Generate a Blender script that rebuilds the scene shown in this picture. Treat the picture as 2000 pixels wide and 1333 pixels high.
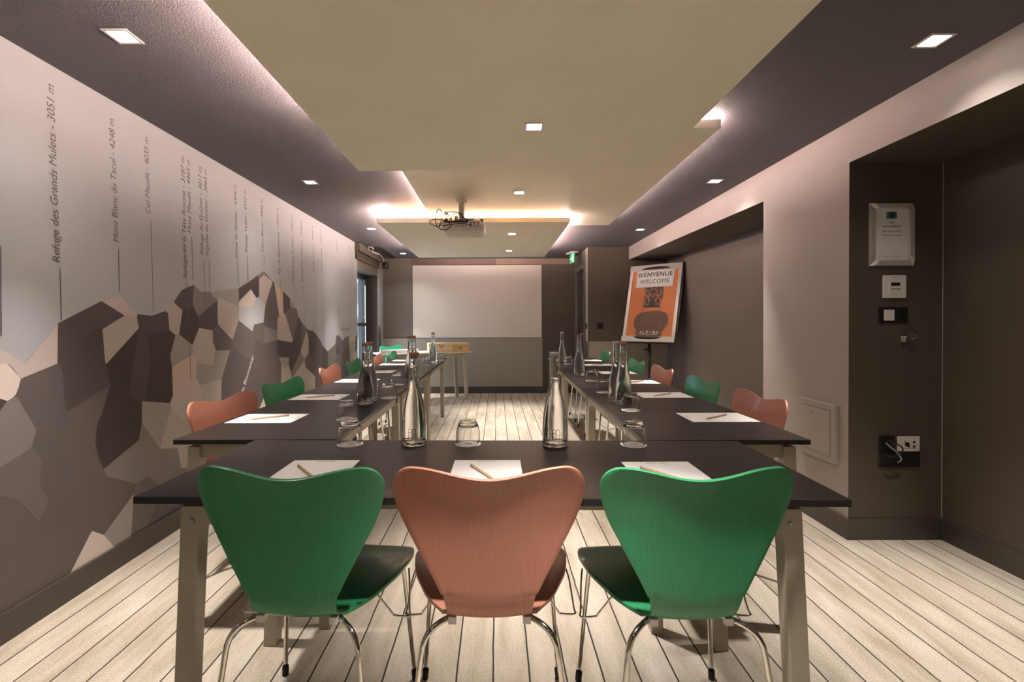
import bpy, bmesh, math, random
from math import sin, cos, pi, radians, atan2, sqrt, hypot
from mathutils import Vector, Matrix
random.seed(7)
for o in list(bpy.data.objects): bpy.data.objects.remove(o)
S = bpy.context.scene
C = S.collection

# ------------------------------------------------------------- camera, light, exposure
CAMH = 1.18
PITCH, ROLL = radians(0.6), 0.004
cd = bpy.data.cameras.new('camera'); cam = bpy.data.objects.new('camera', cd); C.objects.link(cam)
S.camera = cam
cd.sensor_width = 36.0; cd.lens = 940.0 / 2000 * 36.0
cd.shift_x = (1000 - 970.04) / 2000; cd.shift_y = -(666.5 - 639.84) / 2000
cd.clip_start = 0.05
fw = Vector((0, cos(PITCH), -sin(PITCH))); up0 = Vector((0, sin(PITCH), cos(PITCH))); r0 = Vector((1, 0, 0))
cr = r0 * cos(ROLL) - up0 * sin(ROLL); cu = up0 * cos(ROLL) + r0 * sin(ROLL)
M = Matrix((cr, cu, -fw)).transposed().to_4x4(); M.translation = (0, 0, CAMH)
cam.matrix_world = M

S.view_settings.view_transform = 'Standard'; S.view_settings.look = 'None'
S.view_settings.gamma = 1.0; S.view_settings.use_curve_mapping = False
S.view_settings.exposure = 1.5
SPOT_W = 92.0        # downlights
SPILL_W = 1.1        # wide spill of the same lamps
LED_E = 115.0          # cove strips
LED_COL = (1.0, 0.78, 0.74)
SPOT_COL = (1.0, 0.93, 0.87)
wd = bpy.data.worlds.new('world'); S.world = wd; wd.use_nodes = True
bg = wd.node_tree.nodes['Background']; bg.inputs[0].default_value = (0.62, 0.78, 0.95, 1); bg.inputs[1].default_value = 3.2

# ------------------------------------------------------------- materials
def nodes(m): return m.node_tree.nodes, m.node_tree.links
def mat(name, col, rough=0.5, metal=0.0, spec=0.5, noise=0.0, nscale=6.0, bump=0.0, bscale=120.0, coat=0.0, grain=None, croughness=.1):
    m = bpy.data.materials.new(name); m.use_nodes = True
    N, L = nodes(m); b = N['Principled BSDF']
    b.inputs['Base Color'].default_value = (*col, 1); b.inputs['Roughness'].default_value = rough
    b.inputs['Metallic'].default_value = metal; b.inputs['Specular IOR Level'].default_value = spec
    if coat: b.inputs['Coat Weight'].default_value = coat; b.inputs['Coat Roughness'].default_value = croughness
    if noise or grain or bump:
        tc = N.new('ShaderNodeTexCoord')
    if noise or grain:
        mp = N.new('ShaderNodeMapping'); L.new(tc.outputs['Object'], mp.inputs[0])
        if grain: mp.inputs['Scale'].default_value = grain
        nz = N.new('ShaderNodeTexNoise'); nz.inputs['Scale'].default_value = nscale; nz.inputs['Detail'].default_value = 5
        L.new(mp.outputs[0], nz.inputs['Vector'])
        mr = N.new('ShaderNodeMapRange'); mr.inputs[1].default_value = 0.3; mr.inputs[2].default_value = 0.7
        a = noise or 0.15
        mr.inputs[3].default_value = 1 - a; mr.inputs[4].default_value = 1 + a
        L.new(nz.outputs[0], mr.inputs[0])
        mx = N.new('ShaderNodeVectorMath'); mx.operation = 'SCALE'; mx.inputs[0].default_value = col
        L.new(mr.outputs[0], mx.inputs['Scale']); L.new(mx.outputs[0], b.inputs['Base Color'])
    if bump:
        n2 = N.new('ShaderNodeTexNoise'); n2.inputs['Scale'].default_value = bscale; n2.inputs['Detail'].default_value = 3
        L.new(tc.outputs['Object'], n2.inputs['Vector'])
        bp = N.new('ShaderNodeBump'); bp.inputs['Strength'].default_value = bump; bp.inputs['Distance'].default_value = 0.004
        L.new(n2.outputs[0], bp.inputs['Height']); L.new(bp.outputs[0], b.inputs['Normal'])
    return m
def emit(name, col, e):
    m = bpy.data.materials.new(name); m.use_nodes = True
    b = m.node_tree.nodes['Principled BSDF']; b.inputs['Base Color'].default_value = (*col, 1)
    b.inputs['Emission Color'].default_value = (*col, 1); b.inputs['Emission Strength'].default_value = e
    return m
def glass(name, col=(1, 1, 1), ior=1.45, rough=0.0):
    m = bpy.data.materials.new(name); m.use_nodes = True
    b = m.node_tree.nodes['Principled BSDF']; b.inputs['Base Color'].default_value = (*col, 1)
    b.inputs['Roughness'].default_value = rough; b.inputs['IOR'].default_value = ior
    b.inputs['Transmission Weight'].default_value = 1.0
    return m

def floor_material():
    m = bpy.data.materials.new('whitewashed_planks'); m.use_nodes = True
    N, L = nodes(m); b = N['Principled BSDF']; b.inputs['Roughness'].default_value = 0.75; b.inputs['Specular IOR Level'].default_value = .15
    tc = N.new('ShaderNodeTexCoord'); sp = N.new('ShaderNodeSeparateXYZ'); L.new(tc.outputs['Object'], sp.inputs[0])
    def M_(op, a=None, c=None, v=None):
        n = N.new('ShaderNodeMath'); n.operation = op
        for i, x in enumerate((a, c, v)):
            if x is None: continue
            if isinstance(x, (int, float)): n.inputs[i].default_value = x
            else: L.new(x, n.inputs[i])
        return n.outputs[0]
    wn = N.new('ShaderNodeTexNoise'); wn.inputs['Scale'].default_value = 9; wn.inputs['Detail'].default_value = 6
    L.new(tc.outputs['Object'], wn.inputs['Vector'])
    wob = M_('MULTIPLY', M_('SUBTRACT', wn.outputs[0], 0.5), 0.006)
    x = M_('DIVIDE', M_('ADD', M_('ADD', sp.outputs[0], wob), -0.0035 + 12.2), 0.1218)
    fr = M_('FRACT', x); idx = M_('FLOOR', x)
    dist = M_('MINIMUM', fr, M_('SUBTRACT', 1.0, fr))
    line = N.new('ShaderNodeMapRange'); line.inputs[1].default_value = 0.016; line.inputs[2].default_value = 0.032
    line.inputs[3].default_value = 0.0; line.inputs[4].default_value = 1.0; L.new(dist, line.inputs[0])
    cv = N.new('ShaderNodeCombineXYZ'); L.new(M_('MULTIPLY', idx, 3.7), cv.inputs[2]); L.new(M_('MULTIPLY', sp.outputs[0], 5.0), cv.inputs[0]); L.new(sp.outputs[1], cv.inputs[1])
    g = N.new('ShaderNodeTexNoise'); g.inputs['Scale'].default_value = 2.2; g.inputs['Detail'].default_value = 8; g.inputs['Roughness'].default_value = .62
    L.new(cv.outputs[0], g.inputs['Vector'])
    g2 = N.new('ShaderNodeTexNoise'); g2.inputs['Scale'].default_value = 160; g2.inputs['Detail'].default_value = 3
    L.new(tc.outputs['Object'], g2.inputs['Vector'])
    ramp = N.new('ShaderNodeValToRGB'); L.new(g.outputs[0], ramp.inputs[0])
    e = ramp.color_ramp.elements; e[0].position = 0.3; e[0].color = (0.37, 0.305, 0.225, 1); e[1].position = 0.72; e[1].color = (0.62, 0.55, 0.46, 1)
    k = N.new('ShaderNodeMapRange'); k.inputs[1].default_value = .3; k.inputs[2].default_value = .7; k.inputs[3].default_value = .80; k.inputs[4].default_value = 1.17
    L.new(g2.outputs[0], k.inputs[0])
    sc = N.new('ShaderNodeVectorMath'); sc.operation = 'SCALE'; L.new(ramp.outputs[0], sc.inputs[0]); L.new(k.outputs[0], sc.inputs['Scale'])
    vo = N.new('ShaderNodeTexVoronoi'); vo.inputs['Scale'].default_value = 2.6; L.new(tc.outputs['Object'], vo.inputs['Vector'])
    sm = N.new('ShaderNodeMapRange'); sm.inputs[1].default_value = .012; sm.inputs[2].default_value = .03; sm.inputs[3].default_value = .45; sm.inputs[4].default_value = 1
    L.new(vo.outputs[0], sm.inputs[0])
    s2 = N.new('ShaderNodeVectorMath'); s2.operation = 'SCALE'; L.new(sc.outputs[0], s2.inputs[0]); L.new(sm.outputs[0], s2.inputs['Scale'])
    mx = N.new('ShaderNodeMix'); mx.data_type = 'RGBA'; mx.inputs[6].default_value = (0.035, 0.028, 0.024, 1)
    L.new(line.outputs[0], mx.inputs[0]); L.new(s2.outputs[0], mx.inputs[7]); L.new(mx.outputs[2], b.inputs['Base Color'])
    return m

MT = {}
MT['floor'] = floor_material()
MT['ceil'] = mat('textured_taupe_ceiling', (0.118, 0.107, 0.116), .8, bump=.9, bscale=170)
MT['cream'] = mat('cream_panel', (0.90, 0.83, 0.67), .55, noise=.03, nscale=3)
MT['pinkish'] = mat('panel_edge', (0.78, 0.68, 0.60), .6)
MT['taupe'] = mat('light_taupe_wall', (0.37, 0.32, 0.288), .6, noise=.03, nscale=2)
MT['brown'] = mat('dark_brown_wall', (0.085, 0.068, 0.052), .6, noise=.04, nscale=2)
MT['midbrown'] = mat('mid_brown_wall', (0.15, 0.122, 0.10), .6, noise=.04, nscale=2)
MT['panelgrey'] = mat('beige_grey_panel', (0.31, 0.275, 0.23), .5)
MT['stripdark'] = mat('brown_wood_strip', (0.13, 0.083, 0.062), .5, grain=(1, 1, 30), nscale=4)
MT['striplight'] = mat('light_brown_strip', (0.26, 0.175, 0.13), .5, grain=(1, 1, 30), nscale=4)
MT['base'] = mat('dark_baseboard', (0.062, 0.052, 0.043), .35)
MT['joint'] = mat('joint_line', (0.05, 0.04, 0.035), .8)
MT['cornerline'] = mat('pale_corner_line', (0.42, 0.36, 0.31), .5)
MT['screen'] = mat('screen_paint', (0.72, 0.64, 0.56), .7)
MT['top'] = mat('dark_linoleum', (0.016, 0.0115, 0.010), .36, spec=.28, noise=.06, nscale=40)
MT['black'] = mat('black_plastic', (0.012, 0.010, 0.009), .35)
MT['frame'] = mat('greige_lacquer', (0.42, 0.37, 0.28), .4)
MT['green'] = mat('green_lacquered_ash', (0.030, 0.24, 0.098), .33, noise=.10, grain=(26, 1.2, 1.2), nscale=9, coat=.25)
MT['pink'] = mat('pink_lacquered_ash', (0.46, 0.185, 0.125), .35, noise=.09, grain=(26, 1.2, 1.2), nscale=9, coat=.2)
MT['greenlight'] = mat('bright_green_lacquer', (0.03, 0.34, 0.17), .35, coat=.2)
MT['chrome'] = mat('chrome', (0.72, 0.68, 0.62), .10, metal=1)
MT['rubber'] = mat('black_rubber', (0.015, 0.013, 0.012), .6)
MT['glass'] = glass('clear_glass', (.985, .99, .985), 1.45)
MT['water'] = glass('water', (1, 1, 1), 1.333)
MT['cork'] = mat('cork_stopper', (0.33, 0.15, 0.10), .7, noise=.15, nscale=60)
MT['greycap'] = mat('grey_stopper', (0.42, 0.38, 0.35), .4)
MT['ink'] = mat('dark_ink', (0.03, 0.025, 0.022), .6)
MT['paper'] = mat('white_paper', (0.80, 0.77, 0.75), .7)
MT['coaster'] = mat('coaster_paper', (0.80, 0.76, 0.73), .8)
MT['red'] = mat('red_print', (0.42, 0.03, 0.04), .6)
MT['pencil'] = mat('natural_wood_pencil', (0.56, 0.38, 0.20), .5, noise=.1, nscale=80)
MT['greymetal'] = mat('ferrule_metal', (0.40, 0.38, 0.36), .3, metal=.7)
MT['graphite'] = mat('graphite', (0.03, 0.03, 0.03), .4)
MT['white'] = mat('white_plastic', (0.74, 0.70, 0.65), .4)
MT['whitelam'] = mat('white_laminate', (0.74, 0.72, 0.66), .35)
MT['projbody'] = mat('projector_shell', (0.66, 0.60, 0.52), .4)
MT['alu'] = mat('silver_aluminium', (0.62, 0.57, 0.53), .3, metal=.35)
MT['orange'] = mat('orange_poster', (0.56, 0.17, 0.04), .5, noise=.08, nscale=5)
MT['bell'] = mat('bell_print', (0.125, 0.06, 0.035), .6, noise=.7, nscale=75)
MT['belt'] = mat('belt_print', (0.085, 0.06, 0.05), .6, noise=.4, nscale=60)
MT['winewood'] = mat('pale_box_wood', (0.72, 0.56, 0.33), .6, grain=(1.5, 12, 30), nscale=4, noise=.12)
MT['winewood2'] = mat('amber_wood_panel', (0.58, 0.37, 0.15), .5, grain=(1.5, 12, 30), nscale=4, noise=.15)
MT['knot'] = mat('wood_knot', (0.22, 0.10, 0.04), .6)
MT['leather'] = mat('leather_strap', (0.05, 0.03, 0.02), .6)
MT['windowframe'] = mat('dark_window_frame', (0.05, 0.045, 0.042), .4)
MT['doorbrown'] = mat('dark_door', (0.05, 0.038, 0.03), .5)
MT['exitgreen'] = emit('exit_green', (0.02, 0.30, 0.12), .18)
MT['exitwhite'] = emit('exit_white', (0.8, 0.85, 0.8), .3)
MT['led'] = emit('cove_led', LED_COL, LED_E)
MT['ledwarm'] = emit('warm_cove_led', (1.0, .60, .38), LED_E*.5)
MT['lampglow'] = emit('downlight_glow', (1.0, .93, .82), 14.0)
MT['lcd'] = mat('lcd', (0.02, 0.012, 0.03), .2)
MT['blueprint'] = mat('blue_print', (0.05, 0.22, 0.30), .6)
MT['facade'] = mat('pale_facade', (0.55, 0.62, 0.68), .8)
MT['sky'] = mat('mural_sky', (0.385, 0.395, 0.40), .6)
MC = dict(W=(0.66,0.57,0.50), L=(0.50,0.425,0.385), l=(0.43,0.37,0.315), P=(0.53,0.42,0.34), G=(0.32,0.285,0.26), B=(0.50,0.51,0.53),
          H=(0.20,0.175,0.165), h=(0.135,0.113,0.107), g=(0.108,0.088,0.086), m=(0.118,0.093,0.090), D=(0.070,0.052,0.049), K=(0.044,0.032,0.028), T=(0.105,0.078,0.072), t=(0.8,0.78,0.76))
for k, c in MC.items(): MT['mur_' + k] = mat('mural_' + {'W':'white','L':'light_pink','l':'beige','P':'peach','G':'grey_beige','B':'pale_grey','H':'mid_grey','h':'stone','g':'dark_grey','m':'mauve_grey','D':'dark_brown','K':'near_black','T':'lettering','t':'white_lettering'}[k], c, .6)

# ------------------------------------------------------------- mesh builder
class MB:
    def __init__(s): s.v = []; s.f = []; s.mi = []; s.sm = []; s.mats = []
    def m(s, name):
        if name not in s.mats: s.mats.append(name)
        return s.mats.index(name)
    def add(s, vs, fs, mt, smooth=False, T=None):
        o = len(s.v); k = s.m(mt)
        for p in vs: s.v.append(tuple(T @ Vector(p)) if T is not None else tuple(p))
        for f in fs: s.f.append(tuple(i + o for i in f)); s.mi.append(k); s.sm.append(smooth)
        return s
    def box(s, x0, x1, y0, y1, z0, z1, mt, T=None):
        vs = [(x, y, z) for z in (z0, z1) for y in (y0, y1) for x in (x0, x1)]
        return s.add(vs, [(0,2,3,1),(4,5,7,6),(0,1,5,4),(2,6,7,3),(0,4,6,2),(1,3,7,5)], mt, T=T)
    def quad(s, a, b, c, d, mt, T=None): return s.add([a, b, c, d], [(0,1,2,3)], mt, T=T)
    def poly(s, pts, mt, T=None): return s.add(pts, [tuple(range(len(pts)))], mt, T=T)
    def prism(s, pts, axis, a0, a1, mt, T=None):
        # pts: 2D polygon; axis 'x','y','z' = extrusion axis
        def P(p, a): return {'x': (a, p[0], p[1]), 'y': (p[0], a, p[1]), 'z': (p[0], p[1], a)}[axis]
        n = len(pts); vs = [P(p, a0) for p in pts] + [P(p, a1) for p in pts]
        fs = [tuple(range(n)), tuple(range(2*n-1, n-1, -1))] + [(i, i+n, (i+1) % n + n, (i+1) % n) for i in range(n)]
        return s.add(vs, fs, mt, T=T)
    def lathe(s, prof, mt, n=32, T=None, cap0=False, cap1=False, smooth=True):
        vs = []; fs = []
        for r, z in prof:
            for i in range(n): a = 2*pi*i/n; vs.append((r*cos(a), r*sin(a), z))
        for j in range(len(prof)-1):
            for i in range(n):
                k = (i+1) % n; fs.append((j*n+i, j*n+k, (j+1)*n+k, (j+1)*n+i))
        s.add(vs, fs, mt, smooth, T)
        if cap0: s.add([(prof[0][0]*cos(2*pi*i/n), prof[0][0]*sin(2*pi*i/n), prof[0][1]) for i in range(n)], [tuple(range(n-1,-1,-1))], mt, False, T)
        if cap1: s.add([(prof[-1][0]*cos(2*pi*i/n), prof[-1][0]*sin(2*pi*i/n), prof[-1][1]) for i in range(n)], [tuple(range(n))], mt, False, T)
        return s
    def cyl(s, r, z0, z1, mt, n=24, T=None, r1=None):
        return s.lathe([(r, z0), (r if r1 is None else r1, z1)], mt, n, T, True, True)
    def tube(s, pts, r, mt, n=8, T=None, rs=None):
        pts = [Vector(p) for p in pts]; vs = []; fs = []; prev = None
        for i, p in enumerate(pts):
            t = (pts[min(i+1, len(pts)-1)] - pts[max(i-1, 0)]).normalized()
            if prev is None:
                a = Vector((0,0,1)) if abs(t.z) < .9 else Vector((1,0,0)); u = t.cross(a).normalized()
            else: u = (prev - t * prev.dot(t)).normalized()
            prev = u; w = t.cross(u); rr = rs[i] if rs else r
            for k in range(n): a = 2*pi*k/n; vs.append(tuple(p + (u*cos(a) + w*sin(a))*rr))
        for j in range(len(pts)-1):
            for k in range(n): q = (k+1) % n; fs.append((j*n+k, j*n+q, (j+1)*n+q, (j+1)*n+k))
        fs.append(tuple(range(n-1,-1,-1))); fs.append(tuple(range((len(pts)-1)*n, len(pts)*n)))
        return s.add(vs, fs, mt, True, T)
    def mesh(s, me, mt, T): return s.add([tuple(v.co) for v in me.vertices], [tuple(p.vertices) for p in me.polygons], mt, False, T)
    def build(s, name, parent=None, loc=None, rot=None, bevel=0, fix=True):
        me = bpy.data.meshes.new(name); me.from_pydata(s.v, [], s.f)
        for k in s.mats: me.materials.append(MT[k])
        for p, k, q in zip(me.polygons, s.mi, s.sm): p.material_index = k; p.use_smooth = q
        if fix:
            bm = bmesh.new(); bm.from_mesh(me); bmesh.ops.recalc_face_normals(bm, faces=bm.faces); bm.to_mesh(me); bm.free()
        o = bpy.data.objects.new(name, me); C.objects.link(o)
        if parent: o.parent = parent
        if loc: o.location = loc
        if rot is not None: o.rotation_euler = (0, 0, rot) if isinstance(rot, (int, float)) else rot
        if bevel:
            b = o.modifiers.new('bevel', 'BEVEL'); b.width = bevel; b.segments = 2; b.limit_method = 'ANGLE'; b.angle_limit = radians(40)
        return o
def spline(pts, k=6):
    pts = [Vector(p) for p in pts]; out = []
    for i in range(len(pts)-1):
        p0 = pts[max(i-1,0)]; p1 = pts[i]; p2 = pts[i+1]; p3 = pts[min(i+2, len(pts)-1)]
        for j in range(k):
            t = j/k; out.append(0.5*((2*p1)+(-p0+p2)*t+(2*p0-5*p1+4*p2-p3)*t*t+(-p0+3*p1-3*p2+p3)*t**3))
    out.append(pts[-1]); return out
def tag(o, label, cat, group=None):
    o['label'] = label; o['category'] = cat
    if group: o['group'] = group
    return o
def thing(name, label, cat, loc=(0,0,0), rot=0, group=None):
    o = bpy.data.objects.new(name, None); C.objects.link(o); o.empty_display_size = .05
    o.location = loc; o.rotation_euler = (0,0,rot) if isinstance(rot,(int,float)) else rot
    return tag(o, label, cat, group)
def struct(o): o['kind'] = 'structure'; return o
def dup(o, parent=None, **kw):
    c = o.copy(); C.objects.link(c)
    if parent is not None: c.parent = parent
    for ch in list(o.children): dup(ch, c)
    if 'loc' in kw: c.location = kw['loc']
    if 'rot' in kw: c.rotation_euler = (0,0,kw['rot'])
    if 'label' in kw: c['label'] = kw['label']
    return c
def text_mesh(txt, shear=0.0, offset=0.0, align='LEFT', spacing=1.0):
    cu_ = bpy.data.curves.new('txt', 'FONT'); cu_.body = txt; cu_.size = 1; cu_.shear = shear; cu_.offset = offset; cu_.align_x = align; cu_.space_character = spacing
    cu_.resolution_u = 4
    o = bpy.data.objects.new('txt', cu_); C.objects.link(o)
    bpy.context.view_layer.update()
    me = bpy.data.meshes.new_from_object(o.evaluated_get(bpy.context.evaluated_depsgraph_get()))
    bpy.data.objects.remove(o); bpy.data.curves.remove(cu_)
    return me
def frame_T(o, x, y):  # origin, unit x-axis, unit y-axis -> 4x4
    x = Vector(x).normalized(); y = Vector(y).normalized(); z = x.cross(y)
    T = Matrix((x, y, z)).transposed().to_4x4(); T.translation = o; return T
GLYPH = {'V': [[(0,0),(.5,1),(1,0)]], 'L': [[(0,1),(0,0),(.85,0)]], 'P': [[(0,0),(0,1),(.8,1),(.9,.75),(.8,.48),(0,.48)]], 'I': [[(.4,0),(.4,1)]],
         'N': [[(0,0),(0,1),(.9,0),(.9,1)]], 'A': [[(0,0),(.5,1),(1,0)]]}
def strokes(mb, word, T, h, w, gap, th, mt):
    x = 0
    for ch in word:
        for line in GLYPH[ch]:
            for (a, b), (c, d) in zip(line, line[1:]):
                p = Vector((x+a*w, b*h)); q = Vector((x+c*w, d*h)); dr = (q-p).normalized(); n = Vector((-dr.y, dr.x))*th/2; e = dr*th/2
                mb.poly([(*(p-e+n), 0), (*(p-e-n), 0), (*(q+e-n), 0), (*(q+e+n), 0)], mt, T)
        x += w + gap
    return x - gap

# ------------------------------------------------------------- room shell
XR, YB, ZC, YF = 1.895, 8.02, 2.25, -2.6
def XL(y): return -1.818 - .009*y
NBX = 2.45
b = MB(); b.quad((-2.6, YF-.2, 0), (2.8, YF-.2, 0), (2.8, YB+.2, 0), (-2.6, YB+.2, 0), 'floor')
struct(b.build('floor', fix=False))
b = MB(); b.box(-2.3, 2.8, YF-.2, YB+.2, ZC, ZC+.1, 'ceil'); struct(b.build('ceiling'))

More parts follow.
